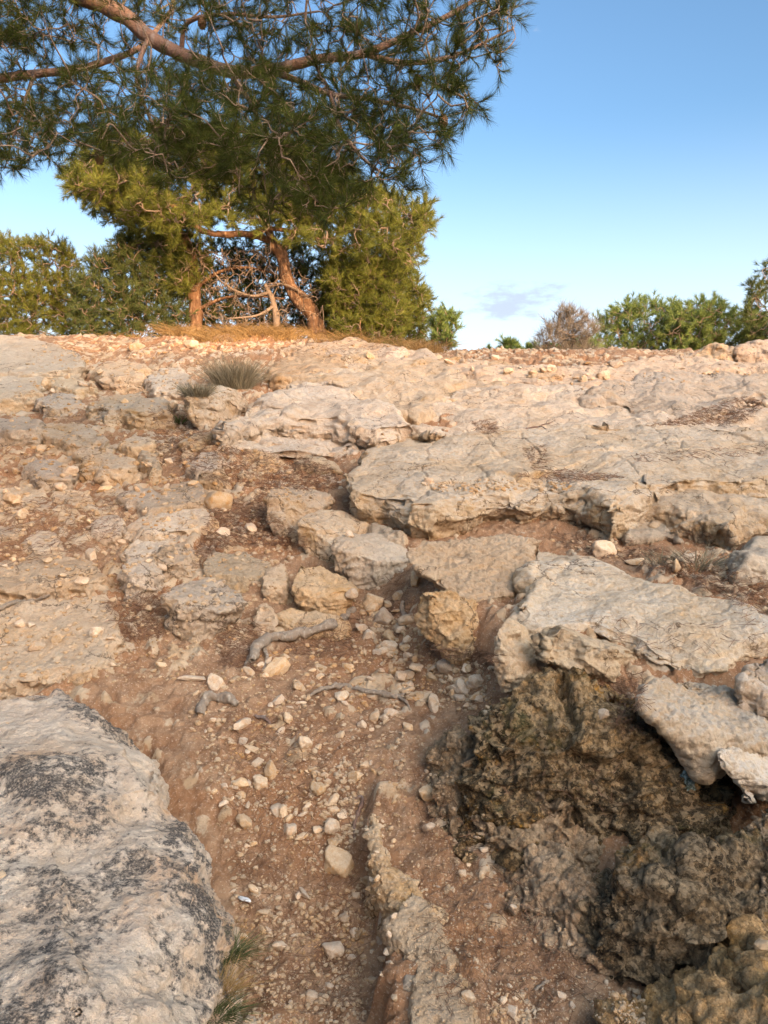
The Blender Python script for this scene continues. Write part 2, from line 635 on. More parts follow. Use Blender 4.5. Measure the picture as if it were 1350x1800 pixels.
M['needle'] = leaf_material('pine_needles', (0.018, 0.026, 0.005), (0.080, 0.092, 0.014), (0.042, 0.053, 0.009))
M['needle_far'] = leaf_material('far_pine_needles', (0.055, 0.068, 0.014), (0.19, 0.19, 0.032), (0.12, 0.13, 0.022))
M['shrub'] = leaf_material('dark_shrub_leaves', (0.045, 0.062, 0.02), (0.13, 0.15, 0.042), (0.08, 0.10, 0.028))
M['wood_green'] = leaf_material('bright_wood_leaves', (0.085, 0.13, 0.035), (0.22, 0.27, 0.065), (0.14, 0.18, 0.05))
M['dry'] = leaf_material('dry_grass', (0.22, 0.125, 0.045), (0.42, 0.27, 0.11), (0.30, 0.18, 0.07), 0.2)
M['deadleaf'] = leaf_material('dead_bush_twigs', (0.10, 0.085, 0.065), (0.22, 0.18, 0.14), (0.15, 0.125, 0.095), 0.1)
M['sage'] = leaf_material('grey_green_stems', (0.15, 0.125, 0.075), (0.36, 0.29, 0.19), (0.24, 0.195, 0.12), 0.15)
M['grass'] = leaf_material('green_grass', (0.035, 0.048, 0.016), (0.14, 0.14, 0.055), (0.065, 0.08, 0.026), 0.2, 20)
M['litter'] = leaf_material('brown_needle_litter', (0.11, 0.055, 0.03), (0.24, 0.13, 0.075), (0.16, 0.085, 0.05), 0.0)


def bark_material(name, a, b, c, scale=9.0):
    t = NT(name)
    v = t.coords(False)
    w = t.scaled(v, (1, 1, 0.35))
    n = t.noise(w, scale, 6, 0.7, 0.5)
    vo = t.voro(w, scale * 2.2)
    col = t.mix(t.rng(n, 0.35, 0.65), a, b)
    col = t.mix(t.rng(vo.outputs['Distance'], 0.25, 0.6), col, c)
    bm_ = t.bump(n, 0.8, 0.03)
    bm_ = t.bump(t.noise(v, scale * 8, 4, 0.7), 0.8, 0.008, bm_)
    t.principled(col, 0.9, bm_, 0.15)
    return t.m


M['bark'] = bark_material('pine_bark', (0.13, 0.095, 0.075), (0.27, 0.20, 0.16), (0.20, 0.12, 0.085), 14)
M['bark_far'] = bark_material('red_pine_bark', (0.10, 0.055, 0.03), (0.36, 0.22, 0.13), (0.16, 0.085, 0.045), 11)
M['twig'] = bark_material('pale_twigs', (0.17, 0.125, 0.09), (0.30, 0.225, 0.155), (0.22, 0.155, 0.105), 20)
M['root'] = bark_material('weathered_root', (0.22, 0.17, 0.125), (0.46, 0.38, 0.29), (0.32, 0.24, 0.17), 30)

# ------------------------------------------------------------------ ground sheet
def build_ground():
    ys = [-60, -45, -34, -26, -20, -16, -13, -10, -7, -4, -2, -0.5, 0.4]
    y = 0.9
    while y < 14.5:
        ys.append(y)
        y += max(0.007, 0.0034 * y) if y < 9 else 0.0042 * y
    while y < 700:
        ys.append(y)
        y *= 1.09
    xs = [-700, -400, -200, -110, -70, -45, -30, -21, -15, -11, -9, -7.7]
    x = -6.8
    while x < 6.8:
        xs.append(x)
        x += 0.0085 if abs(x) < 1.6 else (0.014 if abs(x) < 3.2 else 0.03)
    xs += [7.7, 9, 11, 15, 21, 30, 45, 70, 110, 200, 400, 700]
    xs = np.array(xs)
    ys = np.array(ys)
    X, Y = np.meshgrid(xs, ys)
    x = X.ravel()
    y = Y.ravel()
    z = G(x, y)
    near = (np.abs(x) < 7.2) & (y > 0.5) & (y < 16)
    p = np.stack([x, y, np.zeros_like(x)], 1)[near]
    n = fbm(p * 0.9, 5, 0.5, 1) * 0.06
    # embedded stones: the left bedrock side is the stoniest, the gully floor mostly soil
    xn, yn = p[:, 0], p[:, 1]
    rocky = 0.25 + 0.75 * smooth(-0.35, -1.0, xn) * smooth(3.0, 3.5, yn)
    rocky = np.maximum(rocky, smooth(9.5, 10.8, yn) * 0.6)
    rocky = np.maximum(rocky, 0.35 * smooth(0.1, 0.5, xn - np.interp(yn, _ex_y, _ex_x)))
    rocky = np.maximum(rocky, 0.85 * smooth(1.2, 1.8, xn - np.interp(yn, _ex_y, _ex_x)))
    msk = fbm(p * 1.9 + 5, 4, 0.55, 11)
    warp = np.stack([fbm(p * 3 + 3, 2, .5, 21), fbm(p * 3 + 9, 2, .5, 22), np.zeros(len(p))], 1) * 0.12
    f_big, e_big = facet((p + warp) * np.array([1, 1, 1]), 0.30, 4, 0.06, 0.55, 0.35)
    f_sm, e_sm = facet(p + warp * 0.5, 0.085, 8, 0.08, 0.6, 0.45)
    k = smooth(-0.15, 0.35, msk + (rocky - 0.55) * 1.1)
    stone = smooth(0.03, 0.16, e_big) * k
    dz = n + f_big * 0.26 * k + 0.022 * stone + f_sm * (0.2 + 0.4 * k)
    dz = dz + fbm(p * 14, 4, 0.6, 31) * 0.012 + fbm(p * 45, 3, 0.6, 41) * 0.006
    # small half buried stones everywhere
    f1, f2, h1, h2, c1, c2 = worley(p / 0.06 + 7, 13)
    on = RND[h1, 3] < 0.16 + 0.12 * k
    rr = 0.25 + 0.3 * RND[h1, 0]
    dome = np.sqrt(np.clip(1 - (f1 / rr) ** 2, 0, 1)) * on
    dz = dz + dome * 0.016
    z[near] += dz
    st = np.zeros(len(x))
    st[near] = np.clip(0.08 + 0.16 * rocky + 0.6 * stone * smooth(-0.15, 0.10, f_sm / 0.085 + fbm(p * 7, 4, .6, 51)) + dome * 0.8 + 0.35 * fbm(p * 6, 5, .62, 61), 0, 1)
    far = ~near
    pf = np.stack([x, y, np.zeros_like(x)], 1)[far]
    z[far] += fbm(pf * 0.3, 3, .5, 71) * 0.12
    nx, ny = len(xs), len(ys)
    idx = np.arange(nx * ny).reshape(ny, nx)
    Fc = np.stack([idx[:-1, :-1].ravel(), idx[:-1, 1:].ravel(), idx[1:, 1:].ravel(), idx[1:, :-1].ravel()], 1)
    me = mesh_np('ground', np.stack([x, y, z], 1), Fc)
    a = me.attributes.new('stony', 'FLOAT', 'POINT')
    a.data.foreach_set('value', st.astype(np.float32))
    o = link('ground', me, M['ground'])
    tag(o, kind='structure')
    # lookup of the true ground height
    Z = z.reshape(ny, nx)

    def gz(px, py):
        px = np.atleast_1d(np.asarray(px, float))
        py = np.atleast_1d(np.asarray(py, float))
        i = np.clip(np.searchsorted(xs, px) - 1, 0, nx - 2)
        j = np.clip(np.searchsorted(ys, py) - 1, 0, ny - 2)
        fx = np.clip((px - xs[i]) / (xs[i + 1] - xs[i]), 0, 1)
        fy = np.clip((py - ys[j]) / (ys[j + 1] - ys[j]), 0, 1)
        return (Z[j, i] * (1 - fx) + Z[j, i + 1] * fx) * (1 - fy) + (Z[j + 1, i] * (1 - fx) + Z[j + 1, i + 1] * fx) * fy
    return gz


GZ = build_ground()

# ------------------------------------------------------------------ rocks
_tmp_me = None


def remesh(V, Fs, vox):
    me = bpy.data.meshes.new('shape')
    me.from_pydata([tuple(v) for v in V], [], Fs)
    me.update()
    bm = bmesh.new()
    bm.from_mesh(me)
    bmesh.ops.triangulate(bm, faces=bm.faces[:], ngon_method='EAR_CLIP')
    bmesh.ops.recalc_face_normals(bm, faces=bm.faces[:])
    bm.to_mesh(me)
    bm.free()
    o = bpy.data.objects.new('shape', me)
    C.objects.link(o)
    md = o.modifiers.new('r', 'REMESH')
    md.mode = 'VOXEL'
    md.voxel_size = vox
    dg = bpy.context.evaluated_depsgraph_get()
    dg.update()
    out = bpy.data.meshes.new_from_object(o.evaluated_get(dg))
    bpy.data.objects.remove(o)
    bpy.data.meshes.remove(me)
    return out


def get_co(me):
    n = len(me.vertices)
    a = np.empty(n * 3, np.float32)
    me.vertices.foreach_get('co', a)
    b = np.empty(n * 3, np.float32)
    me.vertex_normals.foreach_get('vector', b)
    return a.reshape(-1, 3).astype(float), b.reshape(-1, 3).astype(float)


def set_co(me, co):
    me.vertices.foreach_set('co', co.astype(np.float32).ravel())
    me.update()


def jag(P, n, amp, seed, minlen=0.10):
    """break straight outline edges into irregular ones"""
    r = np.random.default_rng(seed)
    for _ in range(n):
        out = []
        for i in range(len(P)):
            a, b = P[i], P[(i + 1) % len(P)]
            d = b - a
            L = np.linalg.norm(d[:2])
            out.append(a)
            if L < minlen:
                continue
            nrm = np.array([d[1], -d[0], 0]) / max(L, 1e-6)
            k = amp * min(L, 0.35)
            out.append((a + b) / 2 + nrm * r.normal() * k + np.array([0, 0, r.normal() * k * 0.25]))
        P = np.array(out)
        amp *= 0.8
    return P


def relax(me, co, it=3, w=0.5):
    ne = len(me.edges)
    e = np.empty(ne * 2, np.int32)
    me.edges.foreach_get('vertices', e)
    e = e.reshape(-1, 2)
    n = len(co)
    deg = np.bincount(e.ravel(), minlength=n).astype(float)[:, None]
    for _ in range(it):
        acc = np.stack([np.bincount(e[:, 0], co[e[:, 1], k], n) + np.bincount(e[:, 1], co[e[:, 0], k], n) for k in range(3)], 1)
        co = co + w * (acc / np.maximum(deg, 1) - co)
    return co


def offset(P, d):
    """push an outline outward by d (plan view)"""
    n = len(P)
    A = 0.5 * sum(P[i][0] * P[(i + 1) % n][1] - P[(i + 1) % n][0] * P[i][1] for i in range(n))
    s = 1 if A > 0 else -1
    Q = P.copy()
    for i in range(n):
        e1 = P[i] - P[i - 1]
        e2 = P[(i + 1) % n] - P[i]
        n1 = np.array([e1[1], -e1[0]]) / (np.hypot(*e1[:2]) + 1e-9)
        n2 = np.array([e2[1], -e2[0]]) / (np.hypot(*e2[:2]) + 1e-9)
        m = n1 + n2
        L = np.linalg.norm(m)
        m = m / L if L > 0.3 else n1
        Q[i, :2] = P[i, :2] + s * m * d
    return Q


def weather(me, T, h, thick, zlow, seed, fs, amp, strata, rough, low, top, chip, pit, crack):
    """break, chip and weather a crude stone in place"""
    co, no = get_co(me)
    size = max(0.06, min(np.ptp(T[:, 0]), np.ptp(T[:, 1]) * 1.5, 0.8))
    co = relax(me, co, 4)
    set_co(me, co)
    co, no = get_co(me)
    s0 = seed * 13.7
    # broken faces: flat chips knocked off the sides and corners
    if chip:
        rr_ = np.random.default_rng(seed + 77)
        co0 = co.copy()
        cand = np.nonzero((np.abs(no[:, 2]) < 0.9) & (co[:, 2] > zlow + 0.05))[0]
        per = np.ptp(T[:, 0]) * 2 + np.ptp(T[:, 1]) * 2
        hv = thick if thick else h
        nch = int(min(140, max(12, chip * per * 14 * max(0.5, hv / 0.2))))
        if len(cand):
            for _ in range(nch):
                i = cand[rr_.integers(len(cand))]
                Rr = rr_.uniform(0.35, 1.2) * (0.04 + 0.5 * hv + 0.05 * size)
                v_ = co - co[i]
                m_ = np.nonzero((np.abs(v_) < Rr).all(1))[0]
                q_ = np.linalg.norm(v_[m_], axis=1) / Rr
                k_ = (q_ < 1) & (no[m_] @ no[i] > 0.1)
                m_ = m_[k_]
                q_ = q_[k_]
                if len(m_) < 12:
                    continue
                nn = no[m_].mean(0) + rr_.normal(size=3) * np.array([.16, .16, .22])
                nn /= np.linalg.norm(nn)
                s_ = (co[m_] - co[i]) @ nn
                e_ = np.maximum(s_ - np.quantile(s_, rr_.uniform(.35, .7)), 0) * (1 - smooth(0.75, 1.0, q_))
                co[m_] -= e_[:, None] * nn
            mv = co - co0
            ml = np.linalg.norm(mv, axis=1)
            cap = min(0.06, 0.16 * hv + 0.012)
            co = co0 + mv * (np.minimum(ml, cap) / np.maximum(ml, 1e-9))[:, None]
            set_co(me, co)
            co, no = get_co(me)
    q = co + s0
    wq = q + np.stack([fbm(q * 4, 2, .5, 91), fbm(q * 4 + 31, 2, .5, 92), fbm(q * 4 + 57, 2, .5, 93)], 1) * 0.05
    fsz = min(fs, size * 0.6)
    f1, e1 = facet(wq * np.array([1, 1, 1.5]), fsz, seed % 50, 0.06, 0.36, 0.55)
    f2, e2 = facet(wq * np.array([1, 1, 1.8]), fsz * 0.36, seed % 50 + 7, 0.08, 0.40, 0.5)
    side = 1 - np.clip(np.abs(no[:, 2]), 0, 1)
    d = low * fbm(q * (0.5 / size + 0.9), 4, 0.5, 3) * 0.11 * size
    d = d + amp * (f1 * 0.34 + f2 * 0.42) * (top + (1 - top) * side)
    # bedding: thin beds standing proud along the broken sides
    qs = q * np.array([1.6, 1.6, 24 / (0.4 + size)])
    d = d + strata * side * 0.016 * fbm(qs, 3, 0.55, 17) * (0.5 + size)
    d = d + rough * (1.6 * top + (1 - 1.6 * top) * side) * (fbm(q * 11, 4, 0.6, 23) * 0.013 - np.abs(fbm(q * 17 + 4, 3, 0.6, 27)) * 0.012 + fbm(q * 40, 3, 0.65, 29) * 0.0055)
    d = d + fbm(q * 7, 4, .55, 61) * 0.006 + np.minimum(0, fbm(q * 22, 3, .6, 63) + 0.1) * 0.006
    if pit:
        w1 = worley(q * 26 + fbm(q * 20, 2, .5, 5)[:, None] * 0.6, 4)
        w2 = worley(q * 55, 8)
        d = d + pit * (0.020 * (0.55 - w1[0]) + 0.010 * (0.55 - w2[0]) + 0.028 * fbm(q * 8, 4, .65, 6))
    if crack:
        w = worley(wq * np.array([1.6, 1.6, 0.5]) / 0.9, 33)
        d = d - crack * 0.035 * np.exp(-((w[1] - w[0]) / 0.022) ** 2)
    co = co + no * d[:, None]
    return co


ROCKS = []


def rock(name, label, cat, poly, face=None, h=None, flare=0.05, bulge=0.03, bevel=0.03, mat='slab', amp=1.0, fs=0.22,
         strata=0.5, rough=1.0, low=1.0, vox=None, seed=0, depth=0.22, dome=0.0, group=None, crack=0.0, jagn=2, pit=0.0, on='B', top=0.12, thick=None, chip=1.0):
    fn = G if on == 'G' else B
    front = max(poly, key=lambda q: q[1])
    if h is None:
        h = 0.1
        for _ in range(8):
            P = hit(front[0], front[1], h, fn)
            h = face * P[1] / F * 1.02
    T = np.array([hit(q[0], q[1], h + (q[2] if len(q) > 2 else 0.0), fn) for q in poly])
    dist = np.median(T[:, 1])
    T = jag(T, jagn, 0.10, seed + 5)
    zb = np.minimum(fn(T[:, 0], T[:, 1]), T[:, 2]) - depth
    if thick:
        zb = T[:, 2] - thick
    bev = min(bevel, 0.45 * h + 0.02)
    rings = []
    crown_ring = offset(T, -bev)
    rings.append(crown_ring)
    r1 = T.copy()
    r1[:, 2] -= bev
    rings.append(r1)
    r2 = offset(T, bulge)
    r2[:, 2] = T[:, 2] - np.maximum(bev * 1.5, 0.4 * thick if thick else h * 0.45)
    rings.append(r2)
    r3 = offset(T, flare)
    r3[:, 2] = T[:, 2] - (0.75 * thick if thick else h * 1.0)
    rings.append(r3)
    r4 = offset(T, flare)
    r4[:, 2] = zb
    rings.append(r4)
    n = len(T)
    V = np.concatenate(rings)
    c = crown_ring.mean(0)
    c[2] += dome
    V = np.concatenate([V, [c]])
    Fs = [[i, (i + 1) % n, len(V) - 1] for i in range(n)]
    for k in range(4):
        for i in range(n):
            j = (i + 1) % n
            Fs.append([k * n + i, (k + 1) * n + i, (k + 1) * n + j, k * n + j])
    Fs.append([4 * n + i for i in range(n)][::-1])
    if dome == 0:
        Fs = Fs[n:] + [[i for i in range(n)]]
    if vox is None:
        vox = max(0.005, 0.0017 * max(1.6, T[:, 1].min() * 0.6 + dist * 0.4))
    me = remesh(V, Fs, vox)
    co, no = get_co(me)
    if len(co) == 0:
        print('EMPTY ROCK', name, label)
        return None
    co = weather(me, T, h, thick, zb.min(), seed, fs, amp, strata, rough, low, top, chip, pit, crack)
    if len(ROCKS) < 0:
        print(name, len(co))
    base = np.array([T[:, 0].mean(), T[:, 1].mean(), float(B(T[:, 0].mean(), T[:, 1].mean()))])
    set_co(me, co - base)
    me.polygons.foreach_set('use_smooth', np.ones(len(me.polygons), bool))
    me.name = name
    o = link(name, me, M[mat], None, base)
    tag(o, label, cat, group)
    ROCKS.append((o, len(co)))
    return o



def block(name, label, cat, pts, d0=None, foot=None, mat='warm', amp=0.5, fs=0.2, strata=0.35, rough=1.0, low=0.3, vox=None, seed=0, top=0.3, chip=0.5, pit=0.0, crack=0.0):
    """an angular block: the convex body of its corners, each a photo pixel with a depth of its own behind the front foot"""
    if d0 is None:
        f = max(pts, key=lambda q: q[1]) if foot is None else foot
        d0 = (hit(f[0], f[1], 0.0, G) - EYE) @ FWD
    P = np.array([at(u, v, d0 + dd) for u, v, dd in pts])
    bm = bmesh.new()
    for p in P:
        bm.verts.new(p)
    # carry the body on into the ground
    lowp = P[np.argsort(P[:, 2])[:max(4, len(P) // 3)]]
    if thick_ground and mat != 'none':
        for p in lowp:
            bm.verts.new(p - np.array([0, -0.02, 0.07]))
    r = bmesh.ops.convex_hull(bm, input=bm.verts[:])
    junk = list({g for g in list(r['geom_interior']) + list(r['geom_unused']) if isinstance(g, bmesh.types.BMVert)})
    bmesh.ops.delete(bm, geom=junk, context='VERTS')
    V = np.array([v.co[:] for v in bm.verts])
    bm.verts.index_update()
    Fs = [[v.index for v in f.verts] for f in bm.faces]
    bm.free()
    if vox is None:
        vox = max(0.005, 0.0017 * max(1.6, d0))
    me = remesh(V, Fs, vox)
    h = max(0.08, 0.6 * np.ptp(P[:, 2]))
    co = weather(me, P, h, None, V[:, 2].min(), seed, fs, amp, strata, rough, low, top, chip, pit, crack)
    base = np.array([P[:, 0].mean(), P[:, 1].mean(), P[:, 2].min()])
    set_co(me, co - base)
    me.polygons.foreach_set('use_smooth', np.ones(len(me.polygons), bool))
    me.name = name
    o = link(name, me, M[mat], None, base)
    tag(o, label, cat)
    ROCKS.append((o, len(co)))
    return o


thick_ground = True

# ------------------------------------------------------------------ the big rocks, by what they look like
K = dict(cat='rock')
# -- foreground
rock('lichen_boulder', 'big pale boulder blotched with black lichen, at the left beside the red gully', 'boulder',
     [(-330, 1330, -.05), (-120, 1225, -.12), (0, 1205, -.12), (70, 1185, -.14), (150, 1190, -.13), (215, 1225, -.08), (285, 1285, -.03), (325, 1340), (352, 1400), (390, 1455), (398, 1505), (365, 1590), (322, 1660), (285, 1740), (262, 1830), (250, 2050), (-330, 2050)],
     h=0.42, flare=0.06, bulge=0.035, bevel=0.11, mat='lichen', amp=0.5, fs=0.34, strata=0.1, rough=1.2, low=0.7, vox=0.006, seed=1, dome=0.05, pit=0.10, top=0.12, chip=0.2)
# -- the dark conglomerate bank at the lower right, as its separate lumps
CG = dict(mat='dark', amp=1.8, rough=1.3, low=1.2, pit=0.45, top=0.6, chip=1.3, strata=1.2)
rock('conglomerate_bank', 'dark mossy conglomerate bank rising from the path below the broken slab', 'rock bank',
     [(835, 1215), (870, 1180), (900, 1165), (1000, 1165), (1120, 1185), (1180, 1230), (1150, 1290), (1080, 1275), (1000, 1262), (930, 1258), (865, 1255)],
     h=0.45, flare=0.20, bulge=0.09, bevel=0.05, fs=0.24, vox=0.0065, seed=2, depth=0.1, **CG)
rock('conglomerate_bank', 'low dark rock toe with orange patches where the bank meets the path', 'rock bank',
     [(765, 1270), (800, 1260), (850, 1300), (905, 1355), (970, 1390), (1040, 1415), (1010, 1450), (930, 1430), (870, 1395), (810, 1340)],
     h=0.20, flare=0.09, bulge=0.05, bevel=0.06, fs=0.13, vox=0.006, seed=3, depth=0.15, **dict(CG, mat='tan'))
rock('conglomerate_bank', 'shadowed rough rock wall under the overhanging pale boulder', 'rock bank',
     [(1090, 1235), (1180, 1205), (1260, 1200), (1400, 1210), (1500, 1220), (1500, 1290), (1350, 1285), (1260, 1270), (1190, 1275), (1130, 1275)],
     h=0.34, flare=0.06, bulge=0.03, bevel=0.05, fs=0.14, vox=0.0065, seed=6, depth=0.2, **CG)
rock('conglomerate_bank', 'dark floor of broken rock in the hollow below the overhanging boulder', 'rock bank',
     [(1040, 1330), (1100, 1290), (1200, 1290), (1320, 1300), (1400, 1380), (1330, 1430), (1220, 1440), (1120, 1430), (1060, 1400)],
     h=0.17, flare=0.06, bulge=0.03, bevel=0.06, fs=0.13, vox=0.0065, seed=48, depth=0.2, **CG)
rock('conglomerate_bank', 'blackened rough rock mass at the bottom right corner', 'rock bank',
     [(1025, 1490), (1050, 1450), (1095, 1430), (1150, 1425), (1230, 1440), (1300, 1455), (1420, 1440), (1650, 1460), (1650, 1700), (1420, 1650), (1290, 1600), (1200, 1570), (1110, 1560), (1050, 1535)],
     h=0.30, flare=0.12, bulge=0.05, bevel=0.09, fs=0.24, vox=0.006, seed=4, depth=0.2, **CG)
rock('conglomerate_bank', 'low knobbly spur of rough rock between the path and the blackened mass', 'rock bank',
     [(895, 1490), (930, 1465), (980, 1470), (1030, 1510), (1070, 1580), (1090, 1640), (1050, 1645), (1000, 1605), (950, 1570), (905, 1525)],
     h=0.12, flare=0.05, bulge=0.03, bevel=0.05, fs=0.12, vox=0.0055, seed=5, depth=0.15, **dict(CG, mat='tan'))
rock('conglomerate_bank', 'pitted pale flank of rock at the right edge under the pale boulders', 'rock bank',
     [(1275, 1400), (1300, 1375), (1360, 1370), (1500, 1380), (1500, 1500), (1380, 1500), (1320, 1470), (1285, 1440)],
     h=0.40, flare=0.08, bulge=0.04, bevel=0.05, fs=0.14, vox=0.006, seed=7, depth=0.2, **CG)
rock('conglomerate_bank', 'clean orange-tan foot of rough rock in the bottom right corner', 'rock bank',
     [(1130, 1720), (1180, 1670), (1240, 1650), (1330, 1620), (1450, 1600), (1650, 1640), (1650, 2000), (1330, 2000), (1240, 1880), (1170, 1800)],
     h=0.23, flare=0.10, bulge=0.05, bevel=0.08, fs=0.16, vox=0.006, seed=49, depth=0.2, **dict(CG, mat='tan'))
# -- broken ledge along the crack in the path
rock('path_ledge', 'thin upper ledge along the crack in the path, running up to the grey pebbles', 'ledge',
     [(652, 1432), (662, 1440), (672, 1472), (705, 1520), (735, 1535), (748, 1570), (770, 1600), (740, 1600), (712, 1585), (690, 1560), (662, 1530), (652, 1500), (660, 1470)],
     h=0.045, flare=0.01, bulge=0.008, bevel=0.01, mat='warm', amp=0.9, fs=0.12, rough=1.2, low=0.6, vox=0.0045, seed=8, top=.3)
rock('path_ledge', 'lower ledge along the crack in the path with a mossy left face', 'ledge',
     [(702, 1580), (725, 1560), (760, 1590), (785, 1625), (800, 1670), (825, 1715), (840, 1760), (850, 1830), (720, 1830), (712, 1770), (728, 1720), (716, 1690), (698, 1650), (690, 1610)],
     h=0.05, flare=0.012, bulge=0.008, bevel=0.012, mat='warm', amp=0.9, fs=0.12, rough=1.2, low=0.6, vox=0.0045, seed=9, top=.3)
rock('path_ledge', 'small grey block wedged low in the crack of the path', 'stone',
     [(705, 1712), (730, 1705), (745, 1722), (738, 1745), (715, 1750), (700, 1735)],
     h=0.03, flare=0.01, bulge=0.01, bevel=0.015, mat='grey', amp=0.8, fs=0.06, vox=0.0045, seed=10)
# -- right: broken slabs
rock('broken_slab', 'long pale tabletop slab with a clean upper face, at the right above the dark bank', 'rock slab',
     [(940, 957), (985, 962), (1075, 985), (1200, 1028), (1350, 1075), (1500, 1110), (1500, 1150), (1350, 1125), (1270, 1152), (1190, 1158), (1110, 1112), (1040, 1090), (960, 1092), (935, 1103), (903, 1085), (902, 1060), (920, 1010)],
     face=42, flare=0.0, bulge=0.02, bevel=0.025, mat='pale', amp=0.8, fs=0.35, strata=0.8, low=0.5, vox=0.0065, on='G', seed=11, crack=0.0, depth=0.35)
rock('broken_slab', 'small slab corner cut by the right edge above the overhanging boulder', 'rock slab',
     [(1274, 1175), (1290, 1155), (1350, 1150), (1450, 1160), (1450, 1230), (1370, 1215), (1330, 1200), (1290, 1195)],
     h=0.56, thick=0.25, flare=-0.01, bulge=0.01, bevel=0.025, mat='slab', amp=0.8, fs=0.2, vox=0.006, seed=16, depth=0.2)
# -- the great slab with its rounded lip, and the bedrock above it
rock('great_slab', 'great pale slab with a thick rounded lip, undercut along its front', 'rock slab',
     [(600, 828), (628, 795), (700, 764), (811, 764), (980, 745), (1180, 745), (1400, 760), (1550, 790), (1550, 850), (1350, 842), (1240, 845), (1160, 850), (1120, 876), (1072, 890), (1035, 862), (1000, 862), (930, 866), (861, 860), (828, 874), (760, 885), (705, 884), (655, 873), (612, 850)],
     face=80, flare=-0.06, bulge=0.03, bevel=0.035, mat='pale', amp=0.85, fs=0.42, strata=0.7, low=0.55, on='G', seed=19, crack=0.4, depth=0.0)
rock('slab_lip_block', 'rounded grey lobe under the broken right part of the great slab', 'rock',
     [(1092, 920), (1110, 900), (1150, 896), (1185, 915), (1195, 940), (1170, 930), (1130, 935), (1100, 938)],
     face=30, flare=-0.02, bulge=0.02, bevel=0.03, mat='grey', amp=0.5, fs=0.2, vox=0.007, on='G', seed=20)
rock('slab_lip_block', 'tall broken block of the slab edge right of the grey lobe', 'rock',
     [(1125, 870), (1160, 850), (1230, 848), (1350, 848), (1480, 860), (1480, 920), (1350, 905), (1290, 925), (1250, 915), (1225, 900), (1180, 893), (1140, 885)],
     face=58, flare=0.02, bulge=0.03, bevel=0.04, mat='slab', amp=1.0, fs=0.28, strata=0.5, vox=0.008, on='G', seed=21)
rock('slab_lip_block', 'dark blocky rubble stack at the right edge under the slab', 'rock',
     [(1295, 960), (1320, 935), (1380, 925), (1480, 930), (1480, 990), (1380, 975), (1330, 985), (1300, 985)],
     face=45, flare=0.03, bulge=0.02, bevel=0.03, mat='grey', amp=1.1, fs=0.16, vox=0.007, on='G', seed=22)
rock('upper_bedrock', 'wide bare bedrock swell behind the great slab, right of the middle', 'rock slab',
     [(715, 752), (740, 725), (770, 700), (850, 665), (960, 655), (1010, 690), (1080, 705), (1200, 735), (1330, 715), (1500, 700), (1500, 850), (1330, 825), (1180, 800), (1040, 800), (930, 790), (820, 778), (760, 765)],
     face=20, flare=0.05, bulge=0.02, bevel=0.06, mat='slab', amp=1.1, fs=0.6, strata=0.4, low=0.9, on='G', seed=23, crack=0.2, depth=0.15, dome=0.04)
rock('upper_bedrock', 'rounded bedrock rise left of the middle, running up to the crest', 'rock slab',
     [(480, 690), (520, 655), (560, 628), (620, 612), (720, 612), (800, 632), (900, 645), (960, 655), (900, 680), (790, 700), (765, 722), (730, 740), (690, 735), (640, 705), (560, 690)],
     face=22, flare=0.06, bulge=0.03, bevel=0.06, mat='slab', amp=1.2, fs=0.6, strata=0.4, low=1.0, on='G', seed=24, crack=0.2, depth=0.2, dome=0.06)
rock('upper_bedrock', 'bedrock ledge with a low broken lip at the upper right', 'rock slab',
     [(1010, 698), (1050, 680), (1150, 655), (1230, 640), (1350, 625), (1500, 620), (1500, 700), (1330, 690), (1305, 712), (1260, 728), (1200, 734), (1130, 722), (1080, 708)],
     face=26, flare=0.02, bulge=0.02, bevel=0.05, mat='slab', amp=1.1, fs=0.45, strata=0.5, low=0.9, on='G', seed=25, crack=0.4, depth=0.25)
rock('upper_bedrock', 'long bedrock swell just under the skyline, right of the trees', 'rock slab',
     [(690, 632), (800, 632), (900, 641), (1010, 643), (1100, 637), (1200, 622), (1350, 603), (1500, 598), (1500, 648), (1300, 648), (1150, 660), (1040, 680), (960, 670), (880, 663), (780, 652)],
     face=26, flare=0.04, bulge=0.03, bevel=0.05, mat='crest', amp=1.2, fs=0.5, strata=0.5, low=0.9, on='G', seed=50, crack=0.4, depth=0.25)
rock('overhanging_block', 'heavy overhanging block with a dark hollow beneath, left of the great slab', 'rock slab',
     [(381, 748), (392, 735), (425, 715), (470, 692), (520, 672), (580, 668), (650, 690), (700, 715), (730, 742), (690, 752), (650, 758), (620, 748), (580, 738), (540, 735), (484, 730), (440, 738)],
     face=50, flare=-0.08, bulge=0.02, bevel=0.05, mat='slab', amp=1.0, fs=0.38, strata=0.6, low=0.8, vox=0.011, on='G', seed=26, depth=-0.02)
rock('overhanging_block', 'low earthy block in the hollow under the overhanging block', 'rock',
     [(395, 800), (430, 790), (480, 795), (500, 805), (470, 815), (420, 815)],
     face=12, flare=0.05, bulge=0.03, bevel=0.03, mat='warm', amp=1.0, fs=0.15, vox=0.01, on='G', seed=28)
rock('crest_boulder', 'rounded grey boulder with an orange side beside the dry shrub', 'boulder',
     [(465, 650), (478, 628), (520, 612), (570, 612), (612, 630), (615, 650), (580, 655), (530, 660), (490, 668)],
     face=26, flare=0.03, bulge=0.04, bevel=0.06, mat='crest', amp=1.0, fs=0.4, vox=0.014, on='G', seed=29)
